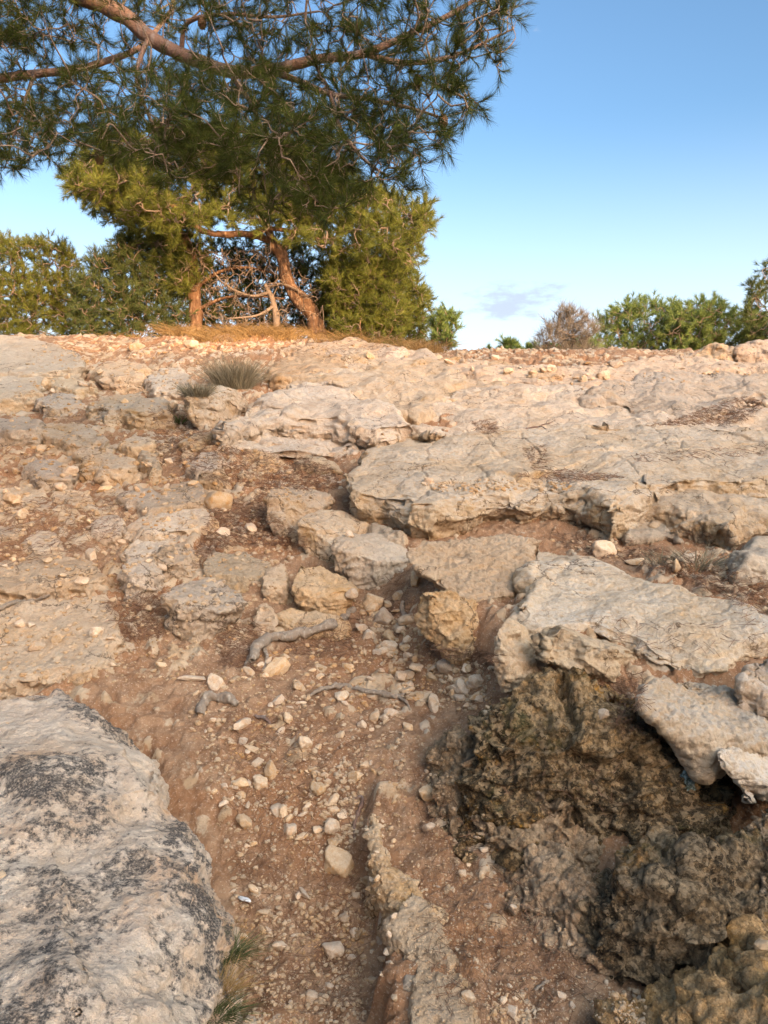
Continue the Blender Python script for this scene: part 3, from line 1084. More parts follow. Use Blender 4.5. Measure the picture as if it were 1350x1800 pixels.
# -- stepped blocks left of the great slab
rock('step_block', 'flat block lying under the overhang at the end of the needle bed', 'rock slab',
     [(515, 805), (540, 799), (570, 806), (597, 815), (597, 828), (560, 824), (530, 818)],
     face=18, flare=0.0, bulge=0.01, bevel=0.02, mat='grey', amp=0.9, fs=0.2, vox=0.009, on='G', seed=33)
rock('rubble_block', 'grey rubble block right of the dark crack under the great slab', 'rock',
     [(640, 918), (665, 915), (712, 935), (712, 955), (680, 950), (650, 938)],
     face=22, flare=0.02, bulge=0.01, bevel=0.02, mat='grey', amp=1.0, fs=0.12, vox=0.0075, on='G', seed=34)
# -- boulders in the gully
rock('gully_boulder', 'crumbling orange foot of rock under the square brown boulder', 'rock',
     [(325, 1100), (350, 1090), (390, 1090), (412, 1095), (405, 1112), (370, 1120), (335, 1118)],
     face=10, flare=0.02, bulge=0.02, bevel=0.02, mat='warm', amp=1.1, fs=0.10, vox=0.0055, on='G', seed=36)
rock('gully_boulder', 'knobbly round boulder between the square boulder and the split boulder', 'boulder',
     [(438, 1075), (452, 1058), (474, 1058), (489, 1078), (480, 1092), (455, 1094)],
     face=24, flare=0.0, bulge=0.02, bevel=0.025, mat='warm', amp=0.9, fs=0.10, vox=0.0055, on='G', seed=39)
rock('gully_boulder', 'low brown stone under the split boulder', 'rock',
     [(480, 1078), (510, 1066), (560, 1072), (600, 1078), (610, 1086), (560, 1094), (510, 1092)],
     face=20, flare=0.02, bulge=0.02, bevel=0.02, mat='warm', amp=1.0, fs=0.10, vox=0.0055, on='G', seed=40)
# -- flat stepping slabs on the left bedrock
slabs = [
    ('broad flat slab of the stepping run, upper of the pair by the orange stone', [(240, 885), (262, 870), (300, 850), (345, 842), (362, 862), (350, 880), (310, 890), (262, 897)], 9, 'slab'),
    ('broad flat slab of the stepping run, lower of the pair by the orange stone', [(218, 924), (252, 905), (310, 894), (362, 893), (378, 908), (370, 922), (320, 931), (258, 938)], 12, 'slab'),
    ('thick pale slab stepping down below the flat pair', [(212, 965), (240, 946), (300, 938), (312, 950), (288, 962), (262, 973), (225, 982)], 10, 'slab'),
    ('rounded pale block below the stepping slabs', [(263, 978), (282, 960), (330, 950), (350, 966), (343, 984), (300, 990)], 20, 'slab'),
    ('left rounded block at the lower end of the stepping slabs', [(207, 995), (225, 978), (268, 975), (284, 992), (265, 1008), (225, 1012)], 26, 'slab'),
    ('low cracked slab in the needle bed left of the step blocks', [(350, 992), (375, 972), (430, 966), (482, 985), (478, 1004), (430, 1016), (372, 1010)], 12, 'grey'),
    ('dark grey bedrock hump at the far left edge', [(-90, 600), (0, 588), (45, 590), (95, 602), (140, 622), (150, 642), (95, 650), (40, 655), (-90, 655)], 18, 'grey'),
    ('bedrock step under the dark hump at the left edge', [(-90, 660), (0, 640), (60, 650), (85, 665), (70, 690), (0, 700), (-90, 700)], 14, 'grey'),
    ('smooth bluish white slab at the upper left', [(75, 658), (95, 648), (130, 655), (170, 677), (132, 686), (88, 676)], 6, 'grey'),
    ('grey stone with a broken face right of the bluish slab', [(166, 648), (185, 634), (225, 631), (262, 645), (250, 660), (205, 662), (175, 660)], 12, 'crest'),
    ('pale flat stones left of the dry shrub', [(257, 668), (280, 648), (320, 646), (348, 672), (330, 684), (285, 686)], 7, 'slab'),
    ('broken ledge with two dark hollows at the left', [(150, 714), (182, 697), (240, 690), (298, 704), (304, 718), (262, 724), (215, 721), (178, 726)], 20, 'slab'),
    ('long grey step at the left edge with a shadowed riser', [(-90, 742), (0, 731), (58, 733), (84, 744), (62, 757), (0, 756), (-90, 765)], 22, 'grey'),
    ('sloping slab below the grey step at the left', [(62, 750), (92, 740), (160, 745), (200, 773), (180, 786), (125, 781), (82, 764)], 16, 'slab'),
    ('big triangular slab by the dirt trail at the left', [(126, 796), (150, 781), (205, 785), (240, 814), (226, 826), (180, 829), (146, 816)], 10, 'slab'),
    ('narrow light slab beside the triangular one', [(206, 775), (235, 762), (272, 772), (262, 782), (225, 784)], 6, 'slab'),
    ('shattered slab group in the left bedrock', [(40, 818), (62, 806), (110, 808), (137, 826), (120, 840), (70, 838)], 7, 'slab'),
    ('flat broken slab at the left edge of the bedrock', [(-30, 862), (0, 850), (50, 850), (80, 872), (60, 886), (0, 884)], 8, 'slab'),
    ('thin pale slab in the left bedrock above the trail', [(90, 866), (115, 855), (152, 862), (156, 874), (120, 878)], 6, 'slab'),
    ('small ledge stone left of the flat pair', [(204, 868), (230, 857), (270, 858), (282, 872), (255, 882), (222, 880)], 8, 'slab'),
    ('slab remnant on the dirt right of the triangular slab', [(330, 812), (350, 794), (378, 792), (393, 808), (380, 824), (345, 824)], 10, 'slab'),
    ('flat warm slab at the head of the brown needle bed', [(345, 838), (362, 824), (392, 824), (398, 836), (380, 848)], 7, 'warm'),
    ('tilted thin slab beside the triangular slab', [(237, 800), (250, 790), (268, 796), (278, 818), (262, 828)], 7, 'slab'),
    ('low stone dome left of the stepping slabs', [(161, 920), (175, 904), (205, 903), (222, 918), (210, 934), (178, 936)], 10, 'slab'),
    ('weathered earth-covered bedrock dome at the left edge', [(-90, 1085), (0, 1058), (95, 1050), (190, 1040), (205, 1080), (212, 1120), (175, 1165), (100, 1175), (0, 1185), (-90, 1190)], 9, 'warm'),
    ('low bedrock hump at the left above the earth-covered dome', [(-60, 1000), (0, 985), (90, 975), (170, 985), (195, 1010), (150, 1025), (60, 1030), (-60, 1035)], 9, 'warm'),
    ('broken little ledge low in the left bedrock', [(42, 945), (70, 930), (105, 935), (112, 955), (80, 965), (50, 962)], 9, 'slab'),
    ('cracked slab piece at the left margin', [(-40, 915), (0, 905), (40, 912), (45, 930), (0, 940), (-40, 940)], 8, 'slab'),
    ('ledge stone on the slope of the upper left trail', [(60, 700), (95, 690), (140, 695), (150, 708), (110, 718), (70, 715)], 8, 'slab'),
    ('grey oblong rock lying like a log by the needle bed', [(318, 772), (340, 760), (368, 756), (376, 762), (350, 774), (325, 782)], 10, 'grey'),
]
for i, (lab, poly, fc, mt) in enumerate(slabs):
    rock('bedrock_slab', lab, 'rock slab' if 'slab' in lab else 'rock', poly, face=fc + 12, flare=0.02, bulge=0.015, bevel=0.012, mat=mt, amp=0.9, fs=0.26,
         strata=0.6, low=0.25, chip=0.6, on='G', seed=60 + i, depth=0.15)
# -- angular blocks, corner by corner
block('gully_boulder', 'square brown boulder with a flat grey top standing in the gully', 'boulder', [(278,1045,.02),(288,1064,0),(330,1076,-.02),(385,1076,-.02),(432,1058,.06),(300,1020,.32),(350,1014,.36),(404,1020,.34),(280,1105,.04),(300,1120,.02),(345,1130,0),(395,1102,.02),(424,1084,.10),(300,1085,.4),(405,1085,.4)], mat='slab', seed=35, fs=.16)
block('gully_boulder', 'right half of the split boulder, larger with a warm front face', 'boulder', [(512,1030,.05),(550,1043,0),(600,1046,0),(628,1034,.06),(520,992,.30),(560,996,.33),(606,1012,.28),(514,1076,.05),(545,1086,0),(600,1082,0),(624,1070,.05),(520,1052,.36),(612,1052,.36)], mat='warm', seed=38)
block('gully_boulder', 'left half of the split boulder in the gully', 'boulder', [(449,1022,.04),(472,1037,0),(506,1030,.02),(468,1000,.24),(502,990,.28),(452,1052,.04),(475,1062,0),(506,1058,.02),(460,1036,.3),(506,1036,.3)], mat='warm', seed=37, fs=.14)
block('fallen_block', 'warm square-faced block wedged in the notch left of the tabletop slab', 'boulder', [(738,1038,.1),(762,1041,0),(800,1040,.12),(836,1055,.16),(868,1081,.12),(730,1065,.12),(732,1100,.1),(760,1122,0),(787,1140,-.02),(826,1152,-.02),(862,1136,.05),(870,1108,.1),(760,1090,.42),(850,1090,.46)], mat='warm', seed=18, top=.5, chip=.35)
block('wedge_block', 'warm wedge-shaped block under the lip of the great slab', 'rock', [(716,962,.32),(745,955,.42),(800,946,.5),(890,936,.62),(952,949,.6),(716,985,.24),(742,1006,.14),(775,1028,.06),(822,1058,0),(900,1044,.08),(932,1000,.34),(800,960,.95),(945,965,.95),(822,1060,.5),(905,1048,.5)], mat='warm', seed=17, fs=.3, top=.5, chip=.35)
block('broken_slab', 'upright grey block leaning at the left end of the tabletop slab', 'rock', [(885,1089,.10),(894,1084,.12),(941,1112,.1),(871,1112,.03),(880,1126,0),(926,1141,0),(866,1172,0),(885,1192,-.02),(936,1188,-.02),(946,1130,.1),(900,1100,.38),(946,1122,.38),(890,1175,.38),(946,1175,.38)], mat='grey', seed=13, fs=.14, d0=2.98)
block('broken_slab', 'lower broken layer jutting out under the long tabletop slab, dark stained face', 'rock slab', [(940,1113,.02),(962,1095,.08),(1008,1131,0),(1045,1136,0),(1086,1142,.03),(1116,1151,.08),(1160,1162,.18),(936,1175,0),(985,1192,-.02),(1040,1207,-.02),(1086,1214,.02),(1130,1207,.1),(1165,1196,.22),(965,1102,.6),(1160,1150,.75),(960,1185,.6),(1160,1192,.75)], mat='grey', seed=12, d0=2.93, strata=.7)
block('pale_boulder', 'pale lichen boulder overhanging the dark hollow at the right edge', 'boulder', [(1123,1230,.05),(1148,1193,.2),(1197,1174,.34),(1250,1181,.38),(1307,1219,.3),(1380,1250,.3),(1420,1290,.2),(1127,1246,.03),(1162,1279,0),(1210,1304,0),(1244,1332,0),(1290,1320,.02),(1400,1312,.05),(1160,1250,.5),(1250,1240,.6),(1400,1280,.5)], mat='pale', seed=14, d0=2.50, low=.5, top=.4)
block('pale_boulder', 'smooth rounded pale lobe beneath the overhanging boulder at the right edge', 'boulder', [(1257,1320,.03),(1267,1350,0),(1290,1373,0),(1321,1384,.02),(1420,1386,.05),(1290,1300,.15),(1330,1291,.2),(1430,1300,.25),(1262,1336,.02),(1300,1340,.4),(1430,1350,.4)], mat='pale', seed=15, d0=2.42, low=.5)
block('step_block', 'first pale stepped block at the edge of the brown needle bed', 'rock', [(464,872,0),(480,853,.25),(520,851,.36),(562,862,.36),(594,872,.3),(475,895,0),(500,906,-.03),(540,912,0),(470,916,0),(495,942,-.03),(526,952,0),(562,932,.2),(500,920,.5),(582,900,.5)], mat='slab', seed=30)
block('step_block', 'second stepped block with a cracked face, below the first', 'rock', [(521,915,0),(545,899,.3),(600,899,.42),(662,922,.36),(540,931,-.02),(590,946,-.05),(520,952,0),(545,972,-.03),(589,983,-.05),(612,955,.1),(652,946,.3),(560,950,.6),(652,950,.6)], mat='slab', seed=31)
block('step_block', 'third stepped block, grey with a split top, against the wedge', 'rock', [(585,948,.05),(612,938,.3),(660,934,.42),(716,950,.42),(725,965,.25),(605,966,0),(660,986,-.03),(716,986,.05),(589,1002,.05),(625,1027,0),(665,1033,-.03),(719,1029,.05),(620,990,.6),(722,990,.6)], mat='grey', seed=32)
block('overhanging_block', 'smaller craggy block at the left of the overhanging block, under the shrub', 'rock', [(323,698,0),(345,682,.3),(400,674,.62),(442,688,.62),(388,740,.1),(350,718,0),(428,720,.42),(324,732,0),(360,752,0),(388,757,.1),(432,746,.42),(340,720,.95),(432,720,.95)], mat='slab', seed=27, fs=.28, low=.5)
# -- dark broken rocks along the crest at the right
block('crest_rock', 'cracked dark crest rock at the upper right edge', 'rock', [(1288,614,0),(1310,597,.3),(1360,588,.4),(1450,586,.4),(1450,634,0),(1293,642,0),(1360,642,-.05),(1290,630,.6),(1450,620,.9)], d0=9.8, mat='crest', amp=1.0, fs=.3, low=.7, chip=1.2, seed=101, vox=.013, crack=.6)
block('crest_rock', 'low cracked crest rock left of the edge one', 'rock', [(1193,632,0),(1225,609,.3),(1283,600,.4),(1300,612,.1),(1290,648,-.05),(1203,658,0),(1240,658,-.05),(1200,640,.8),(1295,630,.8)], d0=9.8, mat='crest', amp=1.0, fs=.3, low=.7, chip=1.2, seed=102, vox=.013, crack=.6)
block('crest_rock', 'flat crest rock at the start of the dark row', 'rock', [(1118,652,.05),(1140,633,.3),(1185,619,.4),(1206,630,.1),(1200,660,0),(1128,672,0),(1165,670,-.05),(1130,655,.8),(1200,640,.8)], d0=9.75, mat='crest', amp=1.0, fs=.3, low=.7, chip=1.2, seed=103, vox=.013, crack=.6)
block('crest_rock', 'squat brown crest rock below the skyline', 'rock', [(1036,664,.05),(1060,648,.3),(1110,640,.4),(1135,650,.1),(1125,674,0),(1048,682,0),(1085,682,-.05),(1050,665,.8),(1125,655,.8)], d0=9.7, mat='crest', amp=1.0, fs=.3, low=.7, chip=1.2, seed=104, vox=.013, crack=.6)
rock('crest_rock', 'sunlit golden crest slab in front of the tree', 'rock', [(500, 612), (540, 600), (640, 602), (720, 612), (760, 622), (700, 628), (600, 622), (540, 620)], face=12, flare=0.03, bulge=0.03, bevel=0.04, mat='crest', amp=1.2, fs=0.35, strata=0.4, on='G', seed=105, vox=0.013, depth=0.3)
cr = np.random.default_rng(12)
line = [(545, 606), (640, 608), (740, 620), (830, 632), (920, 640), (1010, 642), (1100, 636), (1180, 622), (1260, 608), (1345, 598)]
lx, ly = np.array(line).T
u = 560.0
k = 0
while u < 1010:
    w = cr.uniform(40, 120)
    v = float(np.interp(u + w / 2, lx, ly)) + cr.uniform(4, 14)
    hh_ = cr.uniform(7, 15)
    n = 8
    poly = [(u + w / 2 + w * .62 * math.cos(a) * cr.uniform(.8, 1.1), v + hh_ * .8 * math.sin(a) * cr.uniform(.8, 1.15)) for a in np.linspace(0, 2 * math.pi, n, endpoint=False)]
    rock('crest_rock', 'broken warm bedrock block in the row along the skyline, right of the trees', 'rock', poly, face=cr.uniform(14, 30), flare=.03, bulge=.03, bevel=.03, mat='crest', amp=1.2, fs=.3, strata=.4, on='G', seed=120 + k, vox=.014, depth=.3, group='bedrock blocks along the skyline')
    u += w * cr.uniform(.75, 1.05)
    k += 1
print('rock verts', sum(n for _, n in ROCKS), 'rocks', len(ROCKS))

# ------------------------------------------------------------------ loose stones
def ico(sub):
    bm = bmesh.new()
    bmesh.ops.create_icosphere(bm, subdivisions=sub, radius=1.0)
    V = np.array([v.co[:] for v in bm.verts])
    Fc = np.array([[v.index for v in f.verts] for f in bm.faces])
    bm.free()
    return V, Fc


def stone_shape(seed, sub, squash=(1, 0.8, 0.6), cuts=11, rough=1.0):
    r = np.random.default_rng(seed)
    V, Fc = ico(sub)
    V = V * (1 + 0.28 * fbm(V * 0.9 + seed * 3.1, 3, .5, 2)[:, None])
    for k in range(cuts):
        n = r.normal(size=3)
        n /= np.linalg.norm(n)
        d = r.uniform(0.55, 0.88)
        e = V @ n - d
        V = V - np.maximum(e, 0)[:, None] * n * 0.92
    if sub >= 3:
        n = V / np.linalg.norm(V, axis=1)[:, None]
        V = V + n * (rough * (0.05 * fbm(V * 3 + seed, 3, .6, 5) + 0.02 * fbm(V * 9 + seed, 2, .6, 6)))[:, None]
    V = V * np.array(squash)
    V /= np.ptp(V[:, 0])          # one unit wide
    return V, Fc


STONES = []
for k in range(14):
    sq = [(1, .85, .62), (1, .7, .75), (1, .6, .4), (1, .9, .8), (1, .55, .35), (1, .8, .55), (1, .75, .9)][k % 7]
    V, Fc = stone_shape(k + 1, 4, sq)
    STONES.append(mesh_np('stone', V, Fc))
    STONES[-1].materials.append(M['stone'])

bpy.context.view_layer.update()
DG = bpy.context.evaluated_depsgraph_get()


def cast_px(u, v):
    d = Vector(ray(u, v)).normalized()
    ok, loc, no, idx, ob, _ = SC.ray_cast(DG, Vector(EYE), d)
    return (np.array(loc), np.array(no), ob) if ok else (None, None, None)


def cast_down(x, y):
    ok, loc, no, idx, ob, _ = SC.ray_cast(DG, Vector((x, y, 6.0)), Vector((0, 0, -1)))
    return (np.array(loc), np.array(no), ob) if ok else (None, None, None)


NSTONE = [0]


def put_stone(loc, w, label, group=None, shape=None, rot=None, sc=(1, 1, 1), sink=0.36, upright=False):
    me = STONES[(NSTONE[0] * 5 + 3) % 14 if shape is None else shape]
    NSTONE[0] += 1
    o = bpy.data.objects.new('stone', me)
    rz = rng.uniform(0, 6.28) if rot is None else rot
    o.rotation_euler = (rng.normal() * 0.25, rng.normal() * 0.25 + (1.35 if upright else 0), rz)
    o.scale = (w * sc[0], w * sc[1], w * sc[2])
    hgt = w * (0.75 if upright else 0.6 * sc[2])
    o.location = (loc[0], loc[1], loc[2] + hgt * (0.5 - sink))
    tag(o, label, 'stone', group)
    C.objects.link(o)
    return o


hand = [
    (380, 890, 55, 'orange angular stone lying between the flat slabs and the needle bed', {}),
    (614, 944, 25, 'small orange pyramid stone perched on the third stepped block', {}),
    (1062, 972, 40, 'brown round stone in front of the great slab lip', {}),
    (1118, 993, 40, 'pale orange stone on the needle bed, right of the round brown one', {}),
    (1190, 1003, 34, 'upright pointed orange stone beside the green sprig', dict(upright=True)),
    (713, 1142, 22, 'small pale pointed stone on the rubble below the fallen block', {}),
    (525, 1210, 33, 'round tan stone between the two upper roots', {}),
    (451, 1137, 28, 'orange stone against the twisted root', {}),
    (486, 1180, 58, 'long flat whitish stone below the twisted root', dict(sc=(1, .6, .8))),
    (635, 1276, 20, 'small white stone below the thin forked root', {}),
    (283, 1170, 22, 'white stone on bare earth left of the square boulder', {}),
    (427, 1276, 55, 'smooth pale cobble beside the short hooked root', dict(sc=(1, .7, .9))),
    (687, 1256, 26, 'round orange stone under the fork of the thin root', {}),
    (602, 1226, 40, 'orange block under the thin forked root', {}),
    (438, 930, 28, 'flat pale stone on the needle bed', dict(sc=(1, .6, .7))),
    (392, 940, 28, 'orange pebble stone at the foot of the flat slabs', {}),
    (381, 1206, 36, 'tan lump of stone above the short hooked root', {}),
    (337, 1196, 52, 'flat tan rock slice near the head of the gully', dict(sc=(1, .6, .6))),
    (550, 1180, 18, 'small tan stone right of the long whitish one', {}),
    (476, 1358, 36, 'pink teardrop stone set upright in red soil', dict(upright=True)),
    (395, 1412, 32, 'flat tan leaf-shaped stone by the lichen boulder', dict(sc=(1, .5, .5))),
    (425, 1398, 18, 'small beige stone standing by the leaf-shaped one', {}),
    (509, 1439, 24, 'orange chip in the red soil', dict(sc=(1, .6, .6))),
    (584, 1458, 35, 'brown square stone at the lower end of the grey stone row', {}),
    (586, 1408, 30, 'grey stone at the top of the stone row', {}),
    (587, 1424, 24, 'beige block in the stone row', {}),
    (600, 1436, 20, 'pinkish block at the right of the stone row', {}),
    (613, 1466, 22, 'narrow pink stone tipped at the crack', dict(sc=(1, .5, .8))),
    (558, 1386, 26, 'beige flat stone above the stone row', {}),
    (625, 1368, 30, 'orange stone right of the gravel heap', {}),
    (596, 1520, 66, 'big half-buried whitish stone left of the path crack', dict(sc=(1, .8, .8), sink=.4)),
    (533, 1572, 55, 'long tan stone like a bone lying in the red soil', dict(sc=(1, .35, .5))),
    (629, 1650, 34, 'tall tilted slate of rock standing beside the crack', dict(sc=(1.7, .8, .9), upright=True, sink=.3)),
    (586, 1672, 46, 'grey green half-buried stone left of the tall slate', dict(sink=.4)),
    (492, 1665, 34, 'knobbly brown stone in the lower gully', {}),
    (751, 1395, 36, 'orange angular stone alone in the right lane of the path', {}),
    (753, 1457, 27, 'whitish round stone in the right lane of the path', {}),
    (692, 1480, 11, 'little stone near the top of the right lane', {}),
    (847, 1545, 26, 'grey pointed stone at the edge of the knobbly spur', dict(upright=True)),
    (839, 1473, 15, 'little white stone at the foot of the dark bank', {}),
    (852, 1495, 18, 'second little pale stone at the foot of the dark bank', {}),
    (823, 1519, 16, 'little orange stone left of the grey pointed one', {}),
    (814, 1537, 16, 'little tan stone beside the grey pointed one', {}),
    (446, 1320, 42, 'flat narrow pale stone lying across the gully', dict(sc=(1, .4, .4))),
    (535, 1309, 30, 'tan stone in the middle of the gully gravel', {}),
    (462, 1606, 26, 'flat stone by the white flake', {}),
    (472, 1638, 21, 'orange pebble stone above the lower gully gravel', {}),
    (548, 1756, 32, 'pale angular stone at the bottom of the gully', {}),
    (580, 1734, 21, 'round orange stone at the bottom of the gully', {}),
    (823, 1752, 28, 'pinkish stone at the bottom of the right lane', {}),
    (900, 1782, 32, 'big white stone of the gravel pile at the bottom', {}),
    (886, 1760, 17, 'grey stone of the gravel pile at the bottom', {}),
    (871, 1766, 17, 'tan stone at the left of the gravel pile', {}),
    (1000, 1659, 15, 'lone pale stone at the edge of the bottom rock mass', {}),
    (902, 1596, 15, 'lone pale stone under the knobbly spur', {}),
    (1065, 1730, 14, 'upright chip near the bottom rock mass', dict(upright=True)),
    (1060, 1258, 20, 'pale chip caught on top of the dark bank', {}),
    (240, 614, 32, 'pale green tinged rock on the earth at the crest by the trees', dict(sc=(1, .7, .8))),
    (753, 848, 18, 'round orange stone at the left of the gravel on the great slab', {}),
    (778, 857, 16, 'orange stone leading the gravel on the great slab', {}),
    (672, 764, 12, 'lone orange stone on the bedrock behind the great slab', {}),
    (1117, 850, 10, 'small orange stone at the break in the great slab', {}),
    (730, 1024, 34, 'upright tan block between the stepped blocks and the fallen block', dict(upright=True)),
    (618, 1044, 24, 'orange cube of stone at the corner of the split boulder', {}),
    (700, 1050, 26, 'tan stone tucked under the wedge block', {}),
    (345, 812, 0, '', {}),
]
for u, v, w, lab, kw in hand:
    if not w:
        continue
    loc, no, ob = cast_px(u, v)
    if loc is None:
        continue
    d = loc[1]
    put_stone(loc, w * d / F * 1.05, lab, **kw)

# rubble of knobbly stones on the slope between the gully and the broken slabs, and pieces along the crest
GROUPS = [
    ('knobbly tan rubble stone packed into the slope between gully and broken slabs', 'rubble on the slope by the broken slabs', 55,
     [(625, 1060), (700, 1040), (730, 1100), (800, 1160), (870, 1180), (840, 1240), (760, 1250), (690, 1210), (640, 1150)], (18, 46), .35),
    ('loose tan stone among the flat slabs of the left bedrock', 'stones on the left bedrock', 62,
     [(0, 780), (200, 800), (330, 780), (420, 900), (360, 1000), (200, 1180), (0, 1180)], (10, 32), .3),
    ('pale stone on the red soil of the gully', 'stones in the gully', 95,
     [(330, 1180), (640, 1130), (720, 1280), (680, 1480), (620, 1780), (440, 1790), (400, 1500), (330, 1290)], (10, 32), .42),
    ('pale stone on the right lane of the path', 'stones on the right lane', 26,
     [(720, 1300), (880, 1480), (1040, 1680), (1120, 1800), (840, 1800), (760, 1560)], (8, 17), .4),
    ('small broken stone fallen along the crack of the path', 'stones along the path crack', 34,
     [(640, 1440), (682, 1440), (715, 1600), (700, 1790), (655, 1790), (645, 1560)], (8, 20), .35),
    ('sunlit orange stone lying along the crest', 'stones along the crest', 20,
     [(540, 605), (800, 625), (1040, 640), (1200, 640), (1040, 672), (800, 650), (560, 622)], (10, 30), .3),
    ('pale stone on the upper left slope below the trees', 'stones on the upper left slope', 34,
     [(100, 608), (360, 608), (350, 690), (300, 770), (60, 700)], (9, 26), .3),
]
from mathutils.geometry import intersect_point_tri_2d


def in_poly(P, poly):
    P = np.atleast_2d(P)
    x, y = P[:, 0], P[:, 1]
    c = np.zeros(len(P), bool)
    n = len(poly)
    for i in range(n):
        x1, y1 = poly[i][0], poly[i][1]
        x2, y2 = poly[i - 1][0], poly[i - 1][1]
        t = ((y1 > y) != (y2 > y)) & (x < (x2 - x1) * (y - y1) / ((y2 - y1) or 1e-9) + x1)
        c ^= t
    return c


def sample_poly(poly, n):
    P = np.array([q[:2] for q in poly], float)
    lo, hi = P.min(0), P.max(0)
    out = []
    while len(out) < n:
        q = rng.uniform(lo, hi, (n * 3, 2))
        out += list(q[in_poly(q, poly)])
    return np.array(out[:n])


for lab, grp, n, poly, (w0, w1), sink in GROUPS:
    for u, v in sample_poly(poly, n):
        loc, no, ob = cast_px(u, v)
        if loc is None or no[2] < 0.35:
            continue
        w = w0 * (w1 / w0) ** rng.random() * loc[1] / F
        put_stone(loc, w, lab, grp, sc=(1, rng.uniform(.7, 1.1), rng.uniform(.7, 1.1)), sink=sink)

# pebbles and grit nobody could count: one object
small = [stone_shape(40 + k, 2, (1, .8, .65), 7) for k in range(12)]
pv, pf, npv = [], [], 0
PEB = [([(330, 1180), (640, 1110), (720, 1280), (690, 1480), (640, 1800), (420, 1800), (400, 1500), (330, 1290)], 3000, (2.5, 14)),
       ([(700, 1250), (780, 1350), (900, 1490), (1040, 1680), (1120, 1800), (720, 1800), (700, 1480)], 2000, (1.8, 8)),
       ([(540, 1350), (640, 1340), (640, 1480), (580, 1480)], 180, (5, 17)),
       ([(860, 1745), (920, 1740), (960, 1800), (850, 1800)], 130, (4, 16)),
       ([(1070, 1745), (1125, 1735), (1145, 1800), (1085, 1800)], 70, (6, 18)),
       ([(430, 1560), (640, 1600), (640, 1800), (430, 1800)], 420, (4, 14)),
       ([(740, 850), (860, 842), (1010, 850), (1000, 864), (860, 862), (780, 868)], 260, (3, 11)),
       ([(0, 760), (330, 760), (480, 800), (560, 860), (470, 1100), (300, 1200), (0, 1200)], 2500, (2.5, 14)),
       ([(60, 605), (440, 600), (380, 760), (0, 760)], 900, (2.5, 9)),
       ([(520, 600), (1100, 625), (1350, 600), (1350, 660), (1000, 690), (560, 640)], 160, (3, 9)),
       ([(620, 1050), (880, 1180), (860, 1260), (700, 1230)], 700, (3, 17)),
       ([(950, 935), (1120, 950), (1350, 1020), (1350, 1080), (1180, 1010), (960, 950)], 160, (3, 11))]
for poly, n, (w0, w1) in PEB:
    for u, v in sample_poly(poly, n):
        loc, no, ob = cast_px(u, v)
        if loc is None or no[2] < 0.4:
            continue
        w = w0 * (w1 / w0) ** (rng.random() ** 1.6) * loc[1] / F
        V, Fc = small[rng.integers(12)]
        a = rng.uniform(0, 6.28)
        ca, sa = math.cos(a), math.sin(a)
        Rm = np.array([[ca, -sa, 0], [sa, ca, 0], [0, 0, 1]])
        V = (V * np.array([1, rng.uniform(.7, 1.1), rng.uniform(.7, 1.2)])) @ Rm.T * w + loc + np.array([0, 0, w * 0.03])
        pv.append(V)
        pf.append(Fc + npv)
        npv += len(V)
for _ in range(2600):
    x, y = rng.uniform(-6, 6), rng.uniform(0.9, 11)
    if abs(x) < 0.5 * y:
        continue
    loc, no, ob = cast_down(x, y)
    if loc is None or no[2] < 0.4:
        continue
    w = 0.012 * 6 ** rng.random()
    V, Fc = small[rng.integers(12)]
    pv.append(V * w + loc)
    pf.append(Fc + npv)
    npv += len(V)
pe = link('pebbles', mesh_np('pebbles', np.concatenate(pv), np.concatenate(pf), False), M['pebble'])
tag(pe, 'pale pebbles and grit strewn over the red soil and rocks', 'pebbles', kind='stuff')

